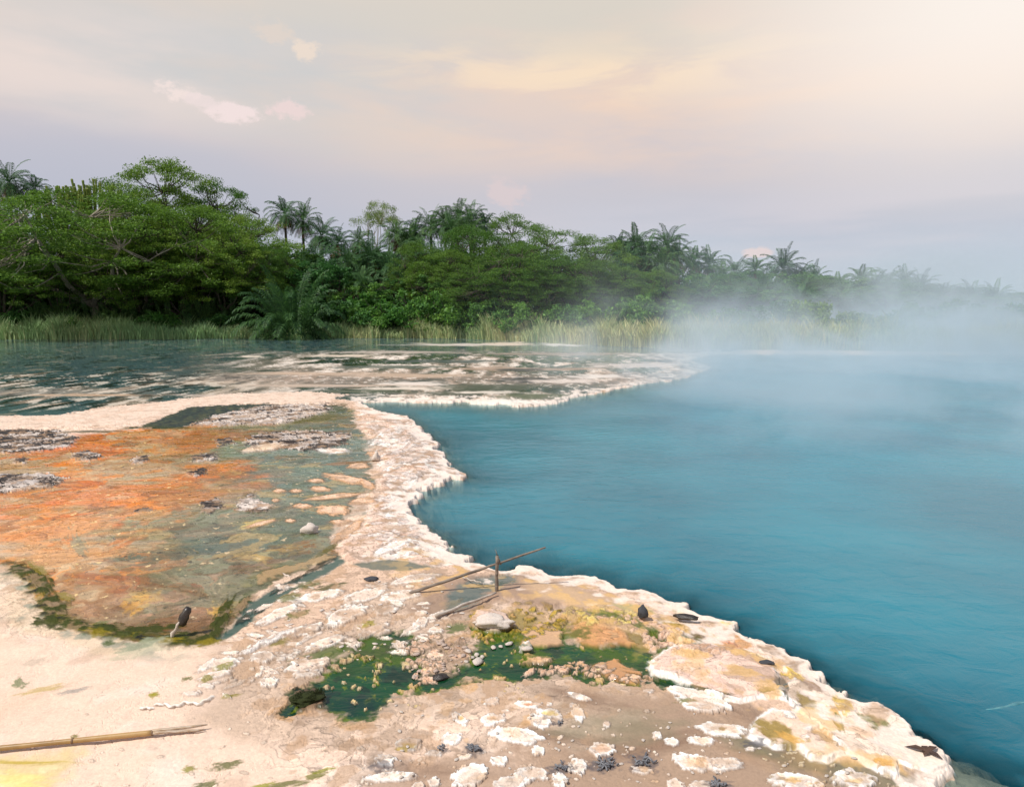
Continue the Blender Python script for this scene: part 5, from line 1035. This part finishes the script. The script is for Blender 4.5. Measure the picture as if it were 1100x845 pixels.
# ------------------------------------------------------------------ steam over the pool
def steam():
    x0, x1, y0, y1, z1 = -14.0, 62.0, 5.0, 66.0, 7.5
    mb = MB()
    X = [(x0, y0), (x1, y0), (x1, y1), (x0, y1)]
    v = [(x, y, .015) for x, y in X] + [(x, y, z1) for x, y in X]
    me_ = bpy.data.meshes.new('steam'); me_.from_pydata(v, [], [(0, 3, 2, 1), (4, 5, 6, 7), (0, 1, 5, 4), (1, 2, 6, 5), (2, 3, 7, 6), (3, 0, 4, 7)])
    m, nt, n, l = new_mat('steam'); out = N(nt, 'ShaderNodeOutputMaterial'); pv = N(nt, 'ShaderNodeVolumePrincipled')
    pv.inputs['Color'].default_value = (.84, .94, 1, 1); pv.inputs['Anisotropy'].default_value = .1
    tc = N(nt, 'ShaderNodeTexCoord'); sep = N(nt, 'ShaderNodeSeparateXYZ'); l.new(tc.outputs['Object'], sep.inputs[0])
    def mth(op, a, b=None, c=None):
        q = N(nt, 'ShaderNodeMath', operation=op)
        for i, vv in enumerate((a, b, c)):
            if vv is None: continue
            if isinstance(vv, (int, float)): q.inputs[i].default_value = vv
            else: l.new(vv, q.inputs[i])
        return q.outputs[0]
    def rg_(v, a, b, c=0., d=1.):
        q = N(nt, 'ShaderNodeMapRange', interpolation_type='SMOOTHSTEP'); q.inputs['From Min'].default_value = a; q.inputs['From Max'].default_value = b; q.inputs['To Min'].default_value = c; q.inputs['To Max'].default_value = d; l.new(v, q.inputs['Value']); return q.outputs[0]
    mp = N(nt, 'ShaderNodeMapping'); mp.inputs['Scale'].default_value = (1, .7, 1.15); l.new(tc.outputs['Object'], mp.inputs[0])
    n1 = N(nt, 'ShaderNodeTexNoise'); n1.inputs['Scale'].default_value = .26; n1.inputs['Detail'].default_value = 4; n1.inputs['Roughness'].default_value = .6; n1.inputs['Distortion'].default_value = .7; l.new(mp.outputs[0], n1.inputs['Vector'])
    X_, Y_, Z_ = sep.outputs
    # thick and tall over the far right of the pool, thin and low toward the near edge
    reg = mth('ADD', mth('MULTIPLY', mth('MULTIPLY', rg_(X_, -4, 24), rg_(Y_, 9, 30)), rg_(Y_, 60, 26, .35, .85)), mth('MULTIPLY', mth('MULTIPLY', rg_(mth('ADD', X_, mth('MULTIPLY', Y_, -.10)), -3, 3), rg_(Y_, 6, 12)), .75))
    # density falls with height; height scale grows toward the far right
    hs = mth('ADD', 1.0, mth('MULTIPLY', mth('MULTIPLY', rg_(X_, 10, 32), rg_(Y_, 20, 42)), 1.7))
    fall = mth('EXPONENT', mth('MULTIPLY', mth('DIVIDE', Z_, hs), -1.0))
    wisp = rg_(n1.outputs['Fac'], .46, .64)
    # low film hugging the far shore
    edge = mth('MULTIPLY', mth('MULTIPLY', rg_(X_, -14, -10), rg_(X_, 62, 56)), mth('MULTIPLY', rg_(Y_, 5, 9), mth('MULTIPLY', rg_(Y_, 66, 58), rg_(Z_, 7.5, 5.5))))
    film = mth('MULTIPLY', mth('MULTIPLY', rg_(mth('ADD', X_, mth('MULTIPLY', Y_, -.12)), -2, 10), rg_(Y_, 9, 30)), mth('EXPONENT', mth('MULTIPLY', Z_, -1.5)))
    d = mth('MULTIPLY', mth('ADD', mth('MULTIPLY', mth('MULTIPLY', reg, fall), mth('MULTIPLY', wisp, STEAM_K)), mth('MULTIPLY', mth('MULTIPLY', film, rg_(n1.outputs['Fac'], .30, .62, .35, 1.5)), FILM_K)), edge)
    l.new(d, pv.inputs['Density']); l.new(pv.outputs[0], out.inputs['Volume'])
    me_.materials.append(m); o = link('steam', me_); o['kind'] = 'stuff'
    return o
STEAM_K, FILM_K = .36, .095
steam()
bpy.context.scene.cycles.volume_step_rate = .4
bpy.context.scene.cycles.volume_max_steps = 64
# ------------------------------------------------------------------ sky, sun, camera
SUN_EL, SUN_AZ = math.radians(56), math.radians(-118)      # azimuth from +Y toward +X: sun high on the left, behind
w = bpy.data.worlds.new("World"); bpy.context.scene.world = w; w.use_nodes = True
nt = w.node_tree; nt.nodes.clear(); l = nt.links
out = N(nt, 'ShaderNodeOutputWorld'); bg = N(nt, 'ShaderNodeBackground')
sky = N(nt, 'ShaderNodeTexSky'); sky.sky_type = 'NISHITA'; sky.sun_disc = False; sky.sun_elevation = SUN_EL; sky.sun_rotation = SUN_AZ; sky.air_density = 1.0; sky.dust_density = 2.5
bg.inputs['Strength'].default_value = .10
tc = N(nt, 'ShaderNodeTexCoord'); sep = N(nt, 'ShaderNodeSeparateXYZ'); l.new(tc.outputs['Generated'], sep.inputs[0])
def s2l(c, k=10.0): return tuple(((v / 255) ** 2.2) * k for v in c) + (1,)
# thin veil of high cloud: its colour by height (values are divided by the Background strength)
ramp = N(nt, 'ShaderNodeValToRGB'); cr = ramp.color_ramp
stops = [(0.0, (206, 222, 234)), (.05, (198, 208, 222)), (.12, (196, 200, 213)), (.19, (208, 202, 208)), (.27, (236, 214, 200)), (.38, (230, 216, 202)), (.55, (150, 168, 194)), (1.0, (104, 136, 184))]
while len(cr.elements) > 1: cr.elements.remove(cr.elements[-1])
for i, (p_, c) in enumerate(stops):
    e = cr.elements[0] if i == 0 else cr.elements.new(p_)
    e.position = p_; e.color = s2l(c, 1)
warp = N(nt, 'ShaderNodeTexNoise'); warp.inputs['Scale'].default_value = 1.6; warp.inputs['Detail'].default_value = 4
mp = N(nt, 'ShaderNodeMapping'); mp.inputs['Scale'].default_value = (1, 1, 4.5); l.new(tc.outputs['Generated'], mp.inputs[0]); l.new(mp.outputs[0], warp.inputs['Vector'])
wz = N(nt, 'ShaderNodeMath', operation='MULTIPLY_ADD'); wz.inputs[1].default_value = .16; l.new(warp.outputs['Fac'], wz.inputs[0]); 
zz = N(nt, 'ShaderNodeMath', operation='SUBTRACT'); zz.inputs[1].default_value = .08; l.new(sep.outputs['Z'], zz.inputs[0]); l.new(zz.outputs[0], wz.inputs[2])
l.new(wz.outputs[0], ramp.inputs[0])
sc10 = N(nt, 'ShaderNodeVectorMath', operation='SCALE'); sc10.inputs['Scale'].default_value = 10; l.new(ramp.outputs[0], sc10.inputs[0])
mix = N(nt, 'ShaderNodeMix', data_type='RGBA'); mix.inputs[0].default_value = .93; l.new(sky.outputs[0], mix.inputs[6]); l.new(sc10.outputs[0], mix.inputs[7])
cur = mix.outputs[2]
def add_layer(fac, color, k=1.0):
    global cur
    m = N(nt, 'ShaderNodeMix', data_type='RGBA'); l.new(fac, m.inputs[0]); l.new(cur, m.inputs[6]); m.inputs[7].default_value = s2l(color); cur = m.outputs[2]
def math_n(op, a, b=None, clamp=False):
    m = N(nt, 'ShaderNodeMath', operation=op); m.use_clamp = clamp
    for i, v in enumerate((a, b)):
        if v is None: continue
        if isinstance(v, (int, float)): m.inputs[i].default_value = v
        else: l.new(v, m.inputs[i])
    return m.outputs[0]
def direction(px, py):
    return (P3(px, py, 100.0) - Vector((0, 0, CAM_H))).normalized()
def lobe(px, py, wx, wy):
    """soft elliptical patch of sky round a direction"""
    d = direction(px, py)
    sub = N(nt, 'ShaderNodeVectorMath', operation='SUBTRACT'); l.new(tc.outputs['Generated'], sub.inputs[0]); sub.inputs[1].default_value = d
    sc = N(nt, 'ShaderNodeVectorMath', operation='MULTIPLY'); l.new(sub.outputs[0], sc.inputs[0]); sc.inputs[1].default_value = (1 / wx, .3 / wx, 1 / wy)
    ln = N(nt, 'ShaderNodeVectorMath', operation='LENGTH'); l.new(sc.outputs[0], ln.inputs[0])
    return ln.outputs['Value']
def noise3(scale, zs, detail=6, seed=0, rough=.55, dist=0):
    mpp = N(nt, 'ShaderNodeMapping'); mpp.inputs['Scale'].default_value = (1, 1, zs); mpp.inputs['Location'].default_value = (seed, seed * .7, 0); l.new(tc.outputs['Generated'], mpp.inputs[0])
    t = N(nt, 'ShaderNodeTexNoise'); t.inputs['Scale'].default_value = scale; t.inputs['Detail'].default_value = detail; t.inputs['Roughness'].default_value = rough; t.inputs['Distortion'].default_value = dist; l.new(mpp.outputs[0], t.inputs['Vector'])
    return t.outputs['Fac']
def rng(v, a, b, c=0., d=1.):
    m = N(nt, 'ShaderNodeMapRange', interpolation_type='SMOOTHSTEP'); m.inputs['From Min'].default_value = a; m.inputs['From Max'].default_value = b; m.inputs['To Min'].default_value = c; m.inputs['To Max'].default_value = d; l.new(v, m.inputs['Value']); return m.outputs[0]
def mulf(a, b): return math_n('MULTIPLY', a, b)
# greyer blue-green gaps to the upper left, peach wash to the right, glow at the upper right
f = mulf(rng(lobe(260, 90, .42, .12), 1.3, .2), rng(noise3(1.8, 4, 5, 3), .38, .62)); add_layer(mulf(f, .8), (198, 204, 208))
f = mulf(rng(lobe(40, 220, .45, .12), 1.3, .1), .7); add_layer(f, (182, 186, 202))
f = mulf(rng(lobe(80, 70, .3, .07), 1.3, .2), rng(noise3(2.2, 4, 5, 8), .40, .62)); add_layer(mulf(f, .7), (240, 222, 214))
f = mulf(rng(lobe(720, 110, .55, .10), 1.3, .1), rng(noise3(2.0, 5, 6, 1, .6, .4), .36, .62)); add_layer(mulf(f, .8), (244, 214, 192))
f = mulf(rng(lobe(640, 75, .35, .05), 1.2, .1), rng(noise3(5, 5, 8, 4, .6, .6), .46, .66)); add_layer(mulf(f, .85), (250, 226, 198))
f = mulf(rng(lobe(700, 20, .5, .05), 1.4, .1), rng(noise3(2.5, 5, 5, 6), .4, .62)); add_layer(mulf(f, .7), (214, 210, 200))
f = mulf(rng(lobe(950, 240, .5, .05), 1.4, .1), rng(noise3(2, 9, 5, 9), .4, .6)); add_layer(mulf(f, .45), (222, 214, 220))
f = rng(lobe(1150, -40, .34, .22), 1.3, .0); add_layer(mulf(f, .95), (255, 246, 238))
# small cumulus heads catching the light
def cumulus(px, py, wx, wy, color=(246, 224, 218), s=.9, ns=26, seed=0):
    g_ = rng(math_n('ADD', lobe(px, py, wx, wy), math_n('MULTIPLY', math_n('SUBTRACT', noise3(ns, 1.6, 8, seed, .68), .5), 3.2)), 1.0, .45)
    add_layer(mulf(g_, s), color)
cumulus(187, 99, .028, .013, (246, 228, 222), .8); cumulus(247, 118, .030, .014, (244, 226, 224), .9, seed=2); cumulus(310, 118, .030, .013, (238, 216, 214), .85, seed=4); cumulus(330, 56, .022, .012, (244, 224, 206), .7, seed=6)
cumulus(545, 210, .034, .022, (224, 206, 206), .65, 20, 7); cumulus(815, 272, .018, .007, (232, 214, 212), .9, seed=9); cumulus(290, 35, .03, .016, (232, 214, 200), .5, seed=8); cumulus(215, 108, .03, .008, (238, 222, 220), .7, seed=12)
l.new(cur, bg.inputs['Color']); l.new(bg.outputs[0], out.inputs[0])
sun = bpy.data.lights.new('sun', 'SUN'); sun.energy = 4.4; sun.angle = math.radians(.8); sun.color = (1, .955, .88)
so = bpy.data.objects.new('sun', sun); C_.objects.link(so)
sd = Vector((math.sin(SUN_AZ) * math.cos(SUN_EL), math.cos(SUN_AZ) * math.cos(SUN_EL), math.sin(SUN_EL)))
so.rotation_euler = sd.to_track_quat('Z', 'Y').to_euler()
cam = bpy.data.cameras.new('camera'); co_ = bpy.data.objects.new('camera', cam); C_.objects.link(co_)
co_.location = (0, 0, CAM_H); co_.rotation_euler = (math.pi / 2 - PITCH, 0, 0)
cam.sensor_width = 36; cam.lens = FOC / 1100 * 36; cam.clip_start = .05; cam.clip_end = 8000
bpy.context.scene.camera = co_
S_ = bpy.context.scene
S_.view_settings.view_transform = 'Standard'; S_.view_settings.look = 'None'; S_.view_settings.exposure = 0.0; S_.view_settings.gamma = 1; S_.view_settings.use_curve_mapping = False
S_.cycles.max_bounces = 6; S_.cycles.transparent_max_bounces = 16; S_.cycles.volume_bounces = 1
S_.cycles.use_denoising = True
